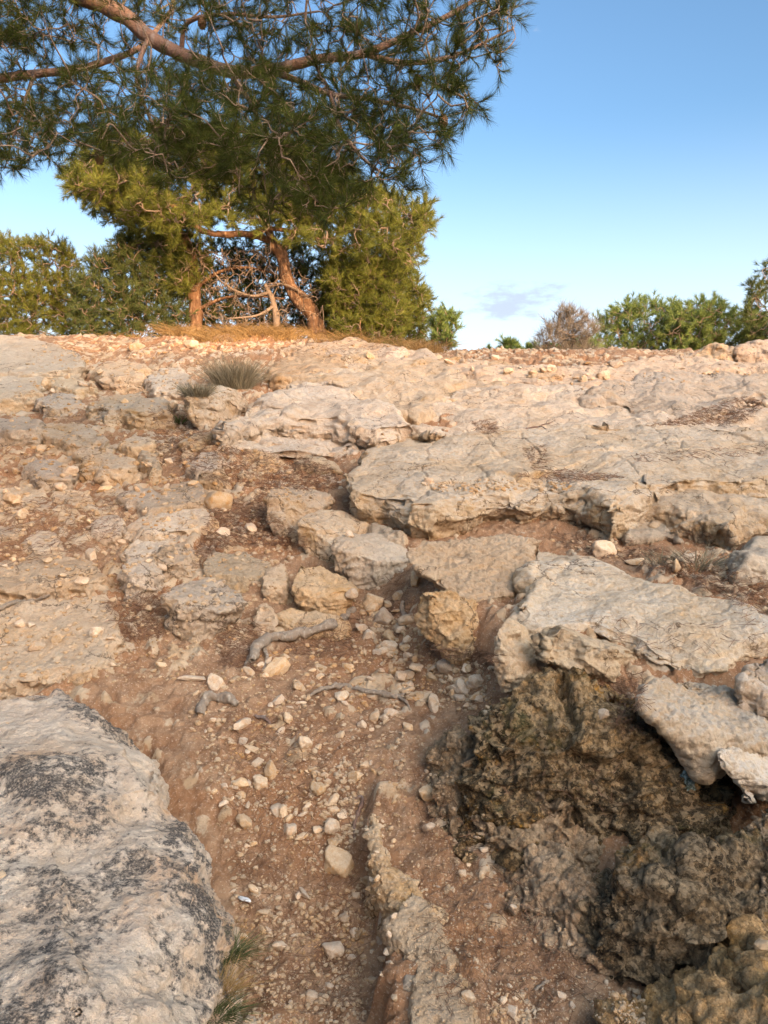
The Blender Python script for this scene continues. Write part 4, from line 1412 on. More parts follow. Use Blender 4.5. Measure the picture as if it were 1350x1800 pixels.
# ------------------------------------------------------------------ blades, needles, tubes
class Blades:
    def __init__(self):
        self.v, self.f, self.t, self.n = [], [], [], 0

    def tri(self, P, D, L, W, tint=None):
        """thin needles: base P, direction D (unit), length L, width W"""
        k = len(P)
        if k == 0:
            return
        r = rng.normal(size=(k, 3))
        s = np.cross(D, r)
        s /= np.linalg.norm(s, axis=1)[:, None] + 1e-9
        L = np.broadcast_to(L, (k,))[:, None]
        W = np.broadcast_to(W, (k,))[:, None]
        V = np.stack([P - s * W / 2, P + s * W / 2, P + D * L * .6 + s * W * .4, P + D * L], 1).reshape(-1, 3)
        V = np.stack([P - s * W / 2, P + s * W / 2, P + D * L], 1).reshape(-1, 3)
        self.v.append(V)
        self.f.append(np.arange(3 * k).reshape(k, 3) + self.n)
        t = rng.random(k) if tint is None else tint
        self.t.append(np.repeat(t, 3))
        self.n += 3 * k

    def blade(self, P, D, L, W, bend):
        """grass: three segments bending over"""
        k = len(P)
        r = rng.normal(size=(k, 3))
        r[:, 2] *= 0.2
        s = np.cross(D, r)
        s /= np.linalg.norm(s, axis=1)[:, None] + 1e-9
        L = np.broadcast_to(L, (k,))[:, None]
        W = np.broadcast_to(W, (k,))[:, None]
        hor = D * np.array([1, 1, 0]) + rng.normal(size=(k, 3)) * np.array([.3, .3, 0])
        hor /= np.linalg.norm(hor, axis=1)[:, None] + 1e-9
        rows = []
        for q, wq in ((0, 1), (.4, .8), (.75, .5), (1, .05)):
            c = P + D * L * q + (hor * bend * 1.0 - np.array([0, 0, 0.45]) * bend) * L * q * q
            rows += [c - s * W * wq / 2, c + s * W * wq / 2]
        V = np.stack(rows, 1).reshape(-1, 3)
        b = np.arange(k)[:, None] * 8 + self.n
        F3 = []
        for q in range(3):
            F3.append(np.concatenate([b + 2 * q, b + 2 * q + 1, b + 2 * q + 3], 1))
            F3.append(np.concatenate([b + 2 * q, b + 2 * q + 3, b + 2 * q + 2], 1))
        self.v.append(V)
        self.f.append(np.concatenate(F3))
        self.t.append(np.repeat(rng.random(k), 8))
        self.n += 8 * k

    def build(self, name, mat, parent=None, base=None):
        V = np.concatenate(self.v)
        if base is not None:
            V = V - np.asarray(base)
        me = mesh_np(name, V, np.concatenate(self.f), False)
        a = me.attributes.new('tint', 'FLOAT', 'POINT')
        a.data.foreach_set('value', np.concatenate(self.t).astype(np.float32))
        return link(name, me, mat, parent)


class Tubes:
    def __init__(self):
        self.v, self.f, self.n = [], [], 0

    def tube(self, P, r, sides=6, knob=0.0, seed=0):
        P = np.asarray(P, float)
        n = len(P)
        r = np.broadcast_to(r, (n,)).astype(float)
        T = np.gradient(P, axis=0)
        T /= np.linalg.norm(T, axis=1)[:, None] + 1e-9
        ref = np.array([0.31, 0.2, 0.93])
        if abs(T[0] @ ref) > 0.9:
            ref = np.array([1.0, 0, 0])
        A = np.cross(T, ref)
        A /= np.linalg.norm(A, axis=1)[:, None] + 1e-9
        Bv = np.cross(T, A)
        a = np.linspace(0, 2 * math.pi, sides, endpoint=False)
        ring = A[:, None] * np.cos(a)[None, :, None] + Bv[:, None] * np.sin(a)[None, :, None]
        V = (P[:, None] + ring * r[:, None, None])
        if knob:
            q = V.reshape(-1, 3)
            m = 1 + knob * fbm(q / (np.mean(r) * 3) + seed, 3, .6, 7)
            V = P[:, None] + ring * r[:, None, None] * m.reshape(n, sides)[:, :, None]
        idx = np.arange(n * sides).reshape(n, sides) + self.n
        nx = np.roll(idx, -1, 1)
        Fq = np.stack([idx[:-1], nx[:-1], nx[1:], idx[1:]], -1).reshape(-1, 4)
        self.v.append(V.reshape(-1, 3))
        self.f.append(Fq)
        self.n += n * sides

    def build(self, name, mat, parent=None, base=None):
        V = np.concatenate(self.v)
        if base is not None:
            V = V - np.asarray(base)
        return link(name, mesh_np(name, V, np.concatenate(self.f)), mat, parent)


def curve(P, n=6, wob=0.0):
    """Catmull-Rom through P, n points per span"""
    P = np.asarray(P, float)
    Q = np.concatenate([[2 * P[0] - P[1]], P, [2 * P[-1] - P[-2]]])
    out = []
    for i in range(1, len(Q) - 2):
        for t in np.linspace(0, 1, n, endpoint=False):
            a, b, c, d = Q[i - 1], Q[i], Q[i + 1], Q[i + 2]
            out.append(0.5 * (2 * b + (c - a) * t + (2 * a - 5 * b + 4 * c - d) * t * t + (3 * b - a - 3 * c + d) * t ** 3))
    out.append(P[-1])
    out = np.array(out)
    if wob:
        out[1:] += rng.normal(size=out[1:].shape) * wob
    return out


# ------------------------------------------------------------------ needle litter
lit = Blades()
LIT = [([(440, 880), (520, 800), (600, 830), (590, 860), (470, 860), (470, 900), (560, 960), (500, 960), (400, 960), (330, 1000), (380, 880)], 4200),
       ([(260, 720), (330, 720), (380, 780), (520, 800), (470, 860), (380, 850), (280, 800)], 2400),
       ([(950, 935), (1120, 950), (1350, 1020), (1350, 1085), (1180, 1010), (960, 950)], 1700),
       ([(1130, 750), (1180, 738), (1310, 695), (1350, 710), (1300, 745)], 1300),
       ([(900, 836), (1000, 826), (1110, 838), (1000, 850)], 500),
       ([(830, 740), (870, 735), (880, 760), (840, 765)], 160),
       ([(920, 790), (960, 780), (970, 830), (940, 835)], 220),
       ([(1100, 800), (1350, 780), (1350, 800), (1120, 815)], 260),
       ([(0, 880), (220, 860), (210, 960), (0, 1000)], 1100),
       ([(180, 1060), (290, 1030), (290, 1120), (220, 1130)], 1100),
       ([(380, 1090), (460, 1100), (450, 1180), (390, 1170)], 900),
       ([(500, 1100), (640, 1080), (620, 1160), (500, 1150)], 800),
       ([(750, 1130), (880, 1150), (870, 1180), (760, 1160)], 700),
       ([(1060, 1190), (1130, 1180), (1130, 1290), (1080, 1280)], 420),
       ([(400, 1250), (640, 1290), (640, 1780), (440, 1780)], 1800),
       ([(720, 1300), (900, 1500), (1080, 1780), (760, 1780)], 900),
       ([(860, 1330), (1100, 1320), (1080, 1480), (920, 1480)], 160),
       ([(1000, 1080), (1250, 1100), (1350, 1060), (1340, 1150), (1150, 1150)], 130),
       ([(640, 1010), (730, 1000), (720, 1080), (660, 1090)], 260),
       ([(60, 590), (760, 600), (700, 625), (100, 620)], 900)]
LP, LD, LL, LW = [], [], [], []
for poly, n in LIT:
    for u, v in sample_poly(poly, n):
        loc, no, ob = cast_px(u, v)
        if loc is None or no[2] < 0.25:
            continue
        a = rng.uniform(0, 6.28)
        t = np.array([math.cos(a), math.sin(a), rng.uniform(-.05, .22)])
        t = t - no * (t @ no) * 0.85
        t /= np.linalg.norm(t)
        LP.append(loc + no * 0.004)
        LD.append(t)
        LL.append(rng.uniform(0.04, 0.11))
        LW.append(0.0011 + 0.0005 * loc[1])
LP, LD = np.array(LP), np.array(LD)
lit.tri(LP - LD * np.array(LL)[:, None] * .5, LD, np.array(LL), np.array(LW))
lo = lit.build('needle_litter', M['litter'])
tag(lo, 'brown fallen pine needles lying in drifts between the rocks', 'pine needles', kind='stuff')

# ------------------------------------------------------------------ roots and sticks
def root_obj(name, label, cat, pts, r, mat='root', lift=0.5, sides=14, wob=0.010, extra=()):
    P = []
    for u, v in pts:
        loc, no, ob = cast_px(u, v)
        P.append(loc)
    P = np.array(P)
    base = P.mean(0)
    tb = Tubes()

    def one(P, r):
        Q = curve(P, 8)
        rr = np.interp(np.linspace(0, 1, len(Q)), np.linspace(0, 1, len(r)), r)
        Q[:, 2] += rr * lift
        Q += np.stack([fbm(Q * 9 + k, 3, .6, 3 + k) for k in range(3)], 1) * wob
        Q = np.concatenate([Q, [Q[-1] + (Q[-1] - Q[-2]) * .2]])
        rr = np.concatenate([rr, [rr[-1] * 0.2]])
        rr = rr * (1 + 0.25 * fbm(Q * 14, 3, .6, 8))
        tb.tube(Q, rr, sides, 0.55, len(pts))
    one(P, r)
    for pts2, r2 in extra:
        one(np.array([cast_px(u, v)[0] for u, v in pts2]), r2)
    o = tb.build(name, M[mat], None, base)
    o.location = base
    tag(o, label, cat)
    return o


root_obj('root', 'thick twisted grey root crossing the gully below the split boulder', 'root',
         [(441, 1168), (450, 1145), (480, 1128), (530, 1120), (580, 1108), (608, 1090), (624, 1074)], [.020, .024, .026, .024, .026, .022, .016], lift=.9,
         extra=[([(450, 1150), (436, 1160), (430, 1180)], [.016, .012, .006]), ([(462, 1140), (468, 1160), (462, 1182)], [.012, .009, .004])])
root_obj('root', 'short hooked grey root poking from the soil', 'root',
         [(350, 1264), (356, 1244), (370, 1233), (396, 1234), (420, 1240)], [.020, .023, .022, .020, .014], lift=1.0)
root_obj('root', 'thin forked pale root snaking across the gully', 'root',
         [(540, 1228), (570, 1214), (600, 1207), (640, 1218), (690, 1228), (708, 1228)], [.006, .010, .012, .011, .010, .008], lift=.9,
         extra=[([(700, 1228), (714, 1238), (719, 1252)], [.007, .006, .004]), ([(705, 1226), (716, 1218)], [.006, .004])])
root_obj('root', 'small bent root stub beside the fallen block', 'root',
         [(708, 1058), (708, 1075), (714, 1098)], [.010, .013, .009], lift=.8)
root_obj('root', 'dark curled root at the head of the path crack', 'root',
         [(622, 1406), (634, 1400), (636, 1418), (628, 1440), (624, 1475)], [.005, .007, .007, .006, .004], mat='bark', lift=1)
root_obj('stick', 'grey stick lying on the earth at the left edge', 'stick',
         [(-20, 1080), (20, 1066), (60, 1056), (86, 1046)], [.010, .012, .010, .006], lift=1)
root_obj('stick', 'dark thin stick beside the gully stones', 'stick',
         [(450, 1258), (475, 1272), (490, 1290)], [.006, .007, .004], mat='bark', lift=1)
root_obj('stick', 'short pale stick on the right lane of the path', 'stick',
         [(940, 1742), (955, 1732), (965, 1726)], [.003, .004, .003], lift=1, wob=.001)
root_obj('stick', 'dark bare twig fanning over the upper bedrock', 'stick',
         [(925, 755), (950, 750), (972, 742)], [.006, .006, .003], mat='bark', lift=1, extra=[([(950, 750), (968, 758)], [.005, .002]), ([(955, 748), (965, 738)], [.004, .002])])
root_obj('stick', 'small upright grey stub at the break in the great slab', 'stick',
         [(1134, 853), (1133, 846), (1133, 840)], [.012, .012, .011], lift=1, wob=.001)

# white flake, a chalky slip of cuttlebone-like shell
loc, no, ob = cast_px(430, 1584)
V, Fc = ico(3)
V = V * np.array([.030, .016, .005]) * (1 + .2 * fbm(V * 1.4, 3, .6, 4))[:, None]
wf = NT('chalky_white')
wv_ = wf.coords(False)
wf.principled(wf.mix(wf.rng(wf.noise(wv_, 60, 4, .6), .45, .62), (.74, .72, .68), (.30, .27, .24)), .8)
o = link('shell_flake', mesh_np('shell_flake', V, Fc), wf.m, None, loc + np.array([0, 0, .008]))
o.rotation_euler = (.35, .1, 2.4)
tag(o, 'white chalky flake with a dark slit lying on the red soil', 'shell')

# pale blue-grey lichen rosette on the shadowed wall
lc = NT('blue_grey_lichen')
lv = lc.coords(False)
lc.principled(lc.mix(lc.rng(lc.noise(lv, 70, 4, .7), .42, .6), (.12, .15, .12), (.42, .50, .46)), .95, lc.bump(lc.noise(lv, 110, 4, .7), 1, .01))
loc, no, ob = cast_px(1207, 1376)
V, Fc = ico(4)
rr = 1 + .45 * fbm(V * 2.2 + 3, 4, .65, 9)
V = V * rr[:, None] * np.array([.026, .012, .042])
o = link('lichen_patch', mesh_np('lichen_patch', V, Fc), lc.m, None, loc)
tag(o, 'pale blue-grey lichen patch on the shadowed rough wall', 'lichen')

# ------------------------------------------------------------------ trees and plants
def px_curve(pts, n=6):
    return curve([at(u, v, d) for u, v, d in pts], n)


def grow(skel, targets, twigs, r0=0.006, r1=0.002, step=0.05, wob=0.25, sag=0.0, sides=4, trunk_pull=0.0):
    """join every target to the nearest wood with a crooked twig; returns tips and directions"""
    S = [np.asarray(skel)]
    allp = np.concatenate(S)
    d0 = np.array([np.min(((allp - t) ** 2).sum(1)) for t in targets])
    tips, dirs = [], []
    buf = np.zeros((len(allp) + len(targets) * 14, 3))
    buf[:len(allp)] = allp
    n = len(allp)
    for k in np.argsort(d0):
        t = targets[k]
        i = np.argmin(((buf[:n] - t) ** 2).sum(1))
        a = buf[i]
        L = np.linalg.norm(t - a)
        if L < 0.02:
            continue
        m1 = a + (t - a) * .35 + rng.normal(size=3) * L * wob * .5
        m2 = a + (t - a) * .7 + rng.normal(size=3) * L * wob * .5
        m1[2] += sag * L
        P = curve([a, m1, m2, t], max(2, min(6, int(L / step / 3) + 1)))
        rb = r0 * (0.5 + min(1.2, L * 1.2))
        twigs.tube(P, np.linspace(rb, r1, len(P)), sides)
        q = P[1:][:14]
        q = P[1:][:: max(1, len(P[1:]) // 12)][:13]
        buf[n:n + len(q)] = q
        n += len(q)
        tips.append(t)
        dr = P[-1] - P[-2]
        dirs.append(dr / (np.linalg.norm(dr) + 1e-9))
    return np.array(tips), np.array(dirs)


def tufts(bl, P, D, n, L, W, stem=0.07, lo=12, hi=80, tint=None):
    """bottle-brush tufts of needles: n needles round every tip"""
    k = len(P)
    P = np.repeat(P, n, 0)
    D = np.repeat(D, n, 0)
    m = len(P)
    r = rng.normal(size=(m, 3))
    s = np.cross(D, r)
    s /= np.linalg.norm(s, axis=1)[:, None] + 1e-9
    q = rng.random(m)
    th = np.radians(lo + (hi - lo) * rng.random(m) * (1 - 0.55 * q))
    N = D * np.cos(th)[:, None] + s * np.sin(th)[:, None]
    base = P - D * ((1 - q) * stem)[:, None]
    t = np.repeat(rng.random(k) if tint is None else tint, n) * 0.6 + rng.random(m) * 0.4
    bl.tri(base, N, L * rng.uniform(.65, 1.1, m), W, t)


def unit(v):
    return v / (np.linalg.norm(v, axis=-1, keepdims=True) + 1e-9)


def sprays(tips, dirs, k, L, spread, twigs, r=0.0018, up=0.25):
    """each tip forks into k short shoots"""
    P, D = [], []
    for t, d in zip(tips, dirs):
        for _ in range(k):
            e = unit(d * 0.9 + rng.normal(size=3) * spread + np.array([0, 0, up]))
            l = L * rng.uniform(.5, 1.2)
            m = t + (d * .5 + e * .5) * l * .5
            q = t + e * l
            if twigs is not None:
                twigs.tube(np.array([t, m, q]), np.array([r, r * .85, r * .6]), 3)
            P.append(q)
            D.append(unit(q - m))
    return np.array(P), np.array(D)


# ---- the near pine: its trunk stands out of frame to the left, a long limb reaches over the gully
near_root = empty('pine_tree', (-3.9, 4.9, float(G(-3.9, 4.9))))
tag(near_root, 'near pine reaching a long limb of dark needle tufts across the top left', 'pine tree')
NB = np.array(near_root.location)
tr = Tubes()
trunk = curve([NB + np.array([0, 0, -.2]), NB + np.array([.05, 0, .8]), NB + np.array([.25, -.05, 1.8]), NB + np.array([.35, -.1, 2.9]), NB + np.array([.6, -.1, 4.4])], 6)
tr.tube(trunk, np.linspace(.19, .10, len(trunk)), 14, .15)
tr.build('trunk', M['bark'], near_root, NB)
top = trunk[-6]
LA = np.concatenate([curve([top, at(-150, -230, 4.8), at(60, -60, 4.5), at(135, -12, 4.35)], 5)[:-1],
                     px_curve([(135, -12, 4.35), (215, 25, 4.25), (262, 65, 4.2), (318, 95, 4.1), (400, 125, 4.0), (470, 124, 3.95), (560, 104, 3.9), (640, 94, 3.85), (720, 60, 3.8), (790, 26, 3.8), (850, -10, 3.8)])])
LB = np.concatenate([curve([trunk[-9], at(-260, 60, 4.8)], 4)[:-1], px_curve([(-260, 60, 4.8), (-80, 135, 4.7), (60, 130, 4.6), (130, 122, 4.6), (185, 108, 4.6), (250, 80, 4.65), (300, 20, 4.8)])])
LC = px_curve([(470, 124, 3.95), (520, 140, 3.8), (580, 165, 3.7), (650, 175, 3.65), (720, 190, 3.6), (770, 205, 3.6)])
LD_ = px_curve([(640, 94, 3.85), (700, 110, 3.9), (770, 105, 4.0), (830, 85, 4.1), (880, 60, 4.15)])
LE = px_curve([(318, 95, 4.1), (330, 40, 4.0), (400, 25, 3.9), (480, 30, 3.9), (560, 20, 3.9)])
LF = px_curve([(400, 125, 4.0), (440, 180, 3.8), (470, 250, 3.6), (500, 320, 3.5)])
LG_ = px_curve([(262, 65, 4.2), (240, 130, 4.0), (260, 200, 3.8), (300, 270, 3.7)])
LH = px_curve([(580, 165, 3.7), (600, 230, 3.6), (640, 280, 3.5), (680, 310, 3.5)])
LI = px_curve([(60, 130, 4.6), (40, 190, 4.4), (20, 250, 4.3)])
limbs = [(LA, np.interp(np.linspace(0, 1, len(LA)), [0, .3, .5, .75, 1], [.070, .044, .033, .021, .008])), (LB, np.linspace(.034, .012, len(LB))), (LC, np.linspace(.018, .006, len(LC))),
         (LD_, np.linspace(.018, .006, len(LD_))), (LE, np.linspace(.014, .005, len(LE))), (LF, np.linspace(.014, .005, len(LF))),
         (LG_, np.linspace(.014, .005, len(LG_))), (LH, np.linspace(.012, .005, len(LH))), (LI, np.linspace(.013, .005, len(LI)))]
for P, r in limbs:
    b = Tubes()
    b.tube(P, r, 12 if r[0] > .03 else 7, .16, 3)
    b.build('branch', M['bark'], near_root, NB)
skel = np.concatenate([P for P, r in limbs])
crown = [(-160, -200), (890, -170), (900, 20), (908, 70), (875, 125), (865, 165), (825, 195), (795, 222), (765, 255), (735, 285), (705, 322), (655, 325), (622, 322), (612, 365), (590, 380), (565, 362), (538, 365),
         (500, 350), (470, 375), (440, 355), (400, 345), (350, 310), (300, 325), (250, 262), (200, 280), (170, 268), (130, 262), (100, 288), (70, 275), (40, 300), (-20, 305), (-160, 330)]
tp = sample_poly(crown, 2500)
keep = []
for u, v in tp:
    p = 1.0
    if u > 520 and v < 300:
        p = 0.55
    if 500 < u < 800 and v < 70:
        p = 0.5
    if 120 < u < 560 and v < 110:
        p = 0.55
    if 130 < u < 640 and v > 150:
        p = 1.0
    if u < 130:
        p = 0.9
    gap = float(perlin(np.array([[u / 75, v / 60, 3.3]]), 5)[0])
    keep.append(rng.random() < p * (1.0 if gap > -0.12 or v > 210 else 0.45))
tp = tp[np.array(keep)]
tgt = []
for u, v in tp:
    j = np.argmin(np.hypot(*(np.stack(project(skel)[:2]) - np.array([[u], [v]]))))
    d = (skel[j] - EYE) @ FWD + rng.normal() * 0.38
    tgt.append(at(u, v, max(3.0, d)))
tw = Tubes()
tips, dirs = grow(skel, np.array(tgt), tw, .007, .002, .04, .22, .02, 5)
SP, SD = sprays(tips, dirs, 4, .10, .7, tw, .002, .12)
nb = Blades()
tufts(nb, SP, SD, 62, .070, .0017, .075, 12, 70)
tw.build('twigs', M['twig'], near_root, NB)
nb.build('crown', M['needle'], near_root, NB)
cv, cf = ico(3)
for u, v, d in ((327, 62, 4.0), (160, 275, 4.0), (1150 * 920 / 1350, 212, 3.7), (735, 95, 3.8)):
    c = Tubes()
    w = cv * np.array([.022, .022, .034]) * (1 + .25 * np.sin(cv[:, 2] * 16) * np.cos(np.arctan2(cv[:, 1], cv[:, 0]) * 5))[:, None]
    o = link('cone', mesh_np('cone', w, cf), M['bark_far'], near_root, tips[np.argmin(((tips - at(u, v, d)) ** 2).sum(1))] - np.array([0, 0, .03]) - NB)


def far_tree(name, label, cat, base, limbs, crown, ntgt, dr, leaf, bark, tuft_n=26, L=.13, W=.010, k=5, spray=.22, group=None, twig='twig', tw_r=.02, sag=0.05, up=.35, wob=.3, spread=.7, inner=None):
    root = empty(name, base)
    tag(root, label, cat, group)
    base = np.asarray(base, float)
    sk = []
    for kind, P, r in limbs:
        b = Tubes()
        b.tube(P, r, 22 if np.max(r) > .06 else 6, .3, 5)
        b.build(kind, M[bark], root, base)
        sk.append(P)
    sk = np.concatenate(sk)
    uv = sample_poly(crown, ntgt)
    dd = dr[0] + (dr[1] - dr[0]) * rng.random(ntgt)
    tg = np.array([at(u, v, d) for (u, v), d in zip(uv, dd)])
    t_ = Tubes()
    tips, dirs = grow(sk, tg, t_, tw_r, .005, .15, wob, sag, 4)
    SP, SD = sprays(tips, dirs, k, spray, spread, t_, .004, up)
    bl = Blades()
    tufts(bl, SP, SD, tuft_n, L, W, .12, 10, 80)
    t_.build('twigs', M[twig], root, base)
    bl.build('crown', M[leaf], root, base)
    return root


def gp(u, d):
    p = at(u, 700, d)
    return (p[0], p[1], float(GZ(p[0], p[1])[0]))


# ---- the pine on the crest
b0 = gp(562, 13.0)
t1 = curve([np.array(b0) + [0, 0, -.2], at(556, 572, 13.0), at(546, 548, 13.0), at(518, 518, 12.95), at(504, 486, 13.0), at(496, 450, 13.0), at(480, 428, 13.0)], 6)
l1 = px_curve([(478, 424, 13.0), (440, 412, 12.9), (392, 412, 12.8), (352, 404, 12.7), (332, 380, 12.6), (315, 368, 12.5), (285, 352, 12.5)])
l2 = px_curve([(492, 447, 13.0), (525, 400, 13.1), (570, 350, 13.2), (610, 330, 13.3), (690, 380, 13.0)])
l3 = px_curve([(478, 424, 13.0), (455, 360, 13.0), (430, 290, 13.1), (350, 260, 13.0)])
l4 = px_curve([(440, 412, 12.9), (470, 402, 12.6), (520, 408, 12.4), (560, 420, 12.2)])
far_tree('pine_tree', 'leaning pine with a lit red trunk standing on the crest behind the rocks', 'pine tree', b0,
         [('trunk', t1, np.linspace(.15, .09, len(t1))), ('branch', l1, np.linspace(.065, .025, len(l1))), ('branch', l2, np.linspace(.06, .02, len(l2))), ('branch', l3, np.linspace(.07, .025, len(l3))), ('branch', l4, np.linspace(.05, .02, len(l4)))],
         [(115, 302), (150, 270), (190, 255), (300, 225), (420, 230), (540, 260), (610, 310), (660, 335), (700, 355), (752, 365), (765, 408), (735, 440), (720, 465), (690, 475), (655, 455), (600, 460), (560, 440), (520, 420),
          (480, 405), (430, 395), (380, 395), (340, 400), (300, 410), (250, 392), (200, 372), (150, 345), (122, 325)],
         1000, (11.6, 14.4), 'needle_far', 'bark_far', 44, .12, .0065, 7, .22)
# ---- second trunk of the group, dead branches inside
b1 = gp(345, 13.4)
t2 = curve([np.array(b1) + [0, 0, -.2], at(346, 560, 13.4), at(342, 510, 13.4), at(336, 445, 13.4), at(305, 400, 13.3), at(240, 360, 13.3)], 6)
l5 = px_curve([(342, 510, 13.4), (380, 480, 13.4), (430, 470, 13.3), (480, 480, 13.2)])
l6 = px_curve([(346, 545, 13.4), (390, 525, 13.2), (440, 520, 13.0), (500, 525, 12.9)])
far_tree('pine_tree', 'stockier pine left of the leaning one, its trunk half hidden in dead branches', 'pine tree', b1,
         [('trunk', t2, np.linspace(.14, .06, len(t2))), ('branch', l5, np.linspace(.04, .012, len(l5))), ('branch', l6, np.linspace(.035, .012, len(l6)))],
         [(130, 320), (180, 300), (260, 330), (330, 380), (350, 430), (355, 500), (330, 530), (300, 500), (280, 440), (220, 400), (160, 360)],
         300, (12.9, 14.2), 'needle_far', 'bark_far', 40, .12, .0065, 6, .24)
# bare tangled branches under the crown
bd = Tubes()
b2 = gp(485, 12.9)
st_ = curve([np.array(b2) + [0, 0, -.1], at(486, 560, 12.9), at(478, 525, 12.9), at(466, 500, 12.9)], 5)
bd.tube(st_, np.linspace(.075, .03, len(st_)), 8, .2)
lb1 = curve([st_[12], at(440, 520, 12.9), at(395, 500, 13.0), at(370, 470, 13.1)], 5)
lb2 = curve([st_[14], at(500, 500, 12.8), at(540, 520, 12.7)], 5)
lb3 = curve([st_[8], at(450, 555, 12.7), at(400, 560, 12.6)], 5)
for q_ in (lb1, lb2, lb3):
    bd.tube(q_, np.linspace(.03, .01, len(q_)), 6, .2)
sk = np.concatenate([st_, lb1, lb2, lb3])
tg = np.array([at(u, v, rng.uniform(12.5, 14.0)) for u, v in sample_poly([(350, 440), (470, 430), (560, 500), (570, 590), (360, 590)], 650)])
grow(sk, tg, bd, .012, .004, .12, .6, .1, 4)
o = bd.build('dead_tree', M['twig'], None, b2)
o.location = b2
tag(o, 'dead bare sapling with tangled pale branches under the leaning pine', 'dead tree')

# ---- bushes of the thicket
def bush(name, label, cat, crown, d, dr, leaf, n, foot=None, twig='twig', tuft_n=34, L=.11, W=.0075, k=5, spray=.2, group=None, up=.35, spread=.7):
    P = np.array(crown)
    u0 = P[:, 0].mean()
    b = gp(u0, d) if foot is None else gp(foot, d)
    ctr = at(u0, P[:, 1].min() * .4 + P[:, 1].max() * .6, d)
    stems = []
    hgt = ctr[2] - b[2] + .3
    sr = min(.05, .014 * hgt)
    n = int(n * 1.8)
    for _ in range(4):
        e = ctr + rng.normal(size=3) * np.array([.4, .2, .25]) * min(1, hgt / 1.5)
        c = curve([np.array(b) + [rng.normal() * .08, 0, -.15], np.array(b) * .5 + e * .5 + rng.normal(size=3) * .12, e], 5)
        stems.append(('stem', c, np.linspace(sr, sr * .4, len(c))))
    return far_tree(name, label, cat, b, stems, crown, n, (d - dr, d + dr), leaf, 'bark_far', tuft_n, L, W, k, spray, group, twig, .014, .05, up, .35, spread)


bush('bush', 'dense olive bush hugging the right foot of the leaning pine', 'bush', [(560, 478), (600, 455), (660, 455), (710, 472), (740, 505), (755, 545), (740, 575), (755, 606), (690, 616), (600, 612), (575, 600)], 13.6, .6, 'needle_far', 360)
bush('bush', 'yellow-green leafy bush just right of the lit trunk, in front of the thicket', 'bush', [(580, 480), (640, 455), (695, 480), (715, 560), (705, 608), (610, 608), (590, 560)], 12.5, .4, 'needle_far', 150)
bush('bush', 'small blue-green bush at the right end of the thicket, against the sky', 'bush', [(760, 555), (785, 542), (804, 560), (800, 590), (790, 612), (765, 612)], 12.2, .2, 'wood_green', 40, spray=.12, L=.09)
bush('bush', 'dark bush left of the two pines, shaded and grey-twigged', 'bush', [(150, 470), (200, 425), (270, 415), (320, 440), (335, 520), (320, 580), (220, 600), (150, 600), (130, 530)], 13.6, .6, 'shrub', 330)
bush('bush', 'bright-topped olive bush at the left edge of the thicket', 'bush', [(-90, 440), (-20, 410), (30, 430), (90, 415), (135, 455), (150, 520), (140, 600), (60, 600), (-90, 600)], 14.2, .7, 'needle_far', 360)
bush('bush', 'deep shaded bush closing the gap behind the pine trunks', 'bush', [(340, 440), (430, 420), (520, 420), (580, 470), (580, 600), (340, 600)], 14.9, .5, 'shrub', 330)
# ---- beyond the crest on the right
bush('tree', 'tall green tree cut by the right edge beyond the crest', 'tree', [(1320, 500), (1345, 465), (1420, 440), (1480, 500), (1480, 620), (1330, 620), (1322, 560)], 20, .8, 'shrub', 110, L=.17, W=.011, tuft_n=36, spray=.3)
bush('tree', 'bright green rounded tree beyond the crest, middle of the right group', 'tree', [(1030, 585), (1070, 560), (1110, 535), (1150, 523), (1195, 540), (1205, 600), (1190, 640), (1040, 640)], 22, 1.0, 'wood_green', 150, L=.17, W=.011, tuft_n=36, spray=.32)
bush('tree', 'darker green tree beyond the crest, right of the bright one', 'tree', [(1180, 570), (1205, 540), (1250, 535), (1280, 556), (1325, 550), (1345, 630), (1180, 635)], 21, 1.0, 'wood_green', 150, L=.17, W=.011, tuft_n=36, spray=.32)
bush('bush', 'grey-brown leafless bush beyond the crest, left of the bright tree', 'bush', [(950, 620), (965, 580), (1000, 558), (1035, 575), (1040, 640), (955, 640)], 19, .5, 'deadleaf', 34, L=.30, W=.007, spray=.35, up=.7, spread=.6)
bush('bush', 'low green scrub filling the foot of the right group beyond the crest', 'bush', [(930, 630), (990, 606), (1050, 600), (1060, 645), (930, 645)], 20.5, .5, 'wood_green', 70, L=.15, W=.011, spray=.2)
bush('bush', 'small faint green bush poking over the crest near the middle', 'bush', [(860, 615), (878, 602), (905, 605), (945, 612), (945, 640), (865, 640)], 22, .4, 'wood_green', 36, L=.18, W=.014, spray=.22)

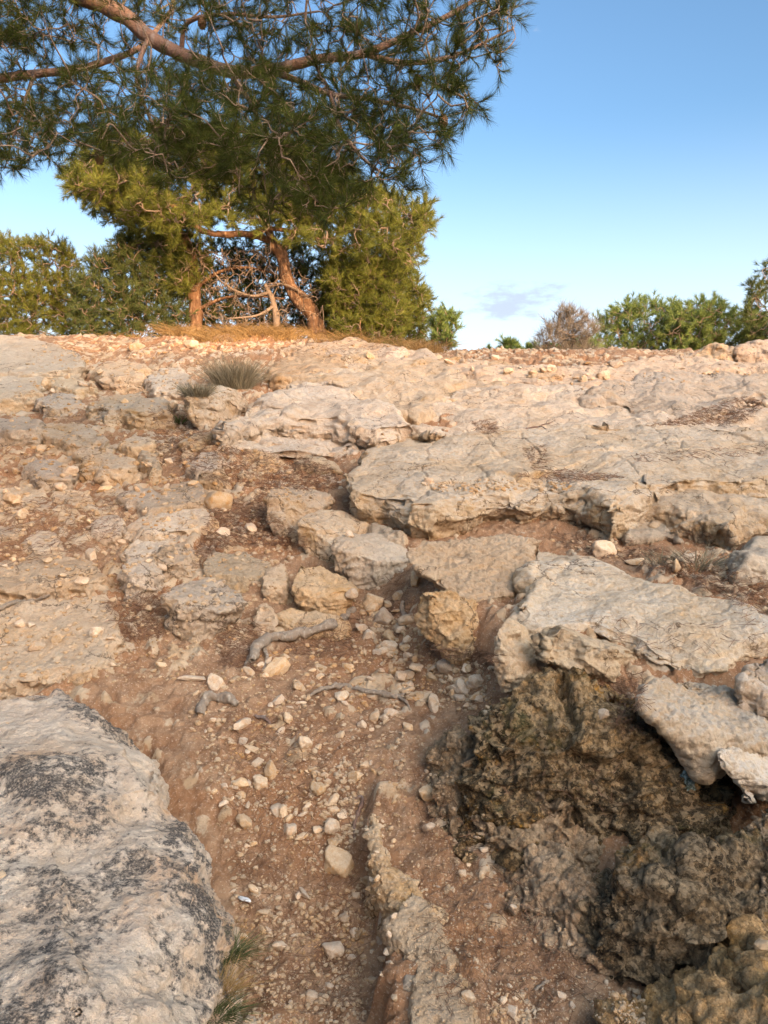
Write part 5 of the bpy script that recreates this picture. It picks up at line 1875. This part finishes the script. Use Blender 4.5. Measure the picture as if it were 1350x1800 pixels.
# ---- dry golden grass round the foot of the trees
dg_ = Blades()
for (ua, ub, d0, d1, n, h0, h1) in ((290, 570, 11.8, 13.2, 9000, .10, .40), (590, 780, 11.7, 13.0, 4200, .10, .42), (40, 300, 12.6, 13.4, 2000, .06, .2), (330, 520, 12.9, 13.8, 1600, .1, .4)):
    u = rng.uniform(ua, ub, n)
    d = rng.uniform(d0, d1, n)
    X = (u - 675) / F * d
    Z = GZ(X, d)
    clump = fbm(np.stack([X * 2, d * 2, X * 0], 1), 3, .5, 66)
    ok = clump > .02
    P = np.stack([X, d, Z], 1)[ok]
    D = unit(rng.normal(size=P.shape) * np.array([.45, .45, .1]) + np.array([0, 0, 1]))
    dg_.blade(P, D, h0 + (h1 - h0) * rng.random(len(P)), (.007), .8)
tag(dg_.build('dry_grass', M['dry']), 'golden dry grass round the foot of the trees on the crest', 'grass', kind='stuff')


def clump(name, label, cat, u, v, w, n, h, mat, width, bend, lean=.5, group=None):
    loc, no, ob = cast_px(u, v)
    d = loc[1]
    r = w * d / F / 2
    a = rng.uniform(0, 6.28, n)
    q = np.sqrt(rng.random(n)) * r
    off = np.stack([np.cos(a) * q, np.sin(a) * q * .8, np.zeros(n)], 1)
    D = unit(off / r * lean + rng.normal(size=(n, 3)) * .27 + np.array([0, 0, 1]))
    bl = Blades()
    bl.blade(off * .8 - np.array([0, 0, .02]), D, h * rng.uniform(.5, 1.05, n), width, bend)
    o = bl.build(name, M[mat])
    o.location = loc
    tag(o, label, cat, group)
    return o


clump('dry_shrub', 'grey-green broom-like clump growing behind the small craggy block', 'shrub', 412, 682, 76, 1500, .5, 'sage', .0045, .3, .28)
clump('dry_shrub', 'low brown tuft at the left foot of the grey-green clump', 'shrub', 345, 694, 50, 500, .2, 'sage', .005, .3, .7)
clump('grass_tuft', 'fresh green grass tuft in the angle of the lichen boulder and the gully', 'grass', 400, 1672, 56, 380, .08, 'grass', .0016, .7, 1.1)
clump('grass_tuft', 'lower grass tuft with dead blades at the foot of the lichen boulder', 'grass', 380, 1770, 76, 360, .065, 'grass', .0016, .7, 1.3)
clump('dead_grass', 'small dead grass wisps between the two green tufts', 'grass', 388, 1728, 70, 300, .08, 'dry', .0015, .5, 1.1)
clump('sprig', 'thin green sprig behind the upright orange stone', 'plant', 1162, 990, 30, 40, .15, 'sage', .006, .3, .9)
clump('sprig', 'straggly green plant right of the upright orange stone', 'plant', 1225, 995, 60, 90, .20, 'sage', .005, .4, 1.0)
clump('sprig', 'tiny dark green sprout at the foot of the craggy block', 'plant', 316, 742, 14, 40, .14, 'shrub', .008, .3, .8)
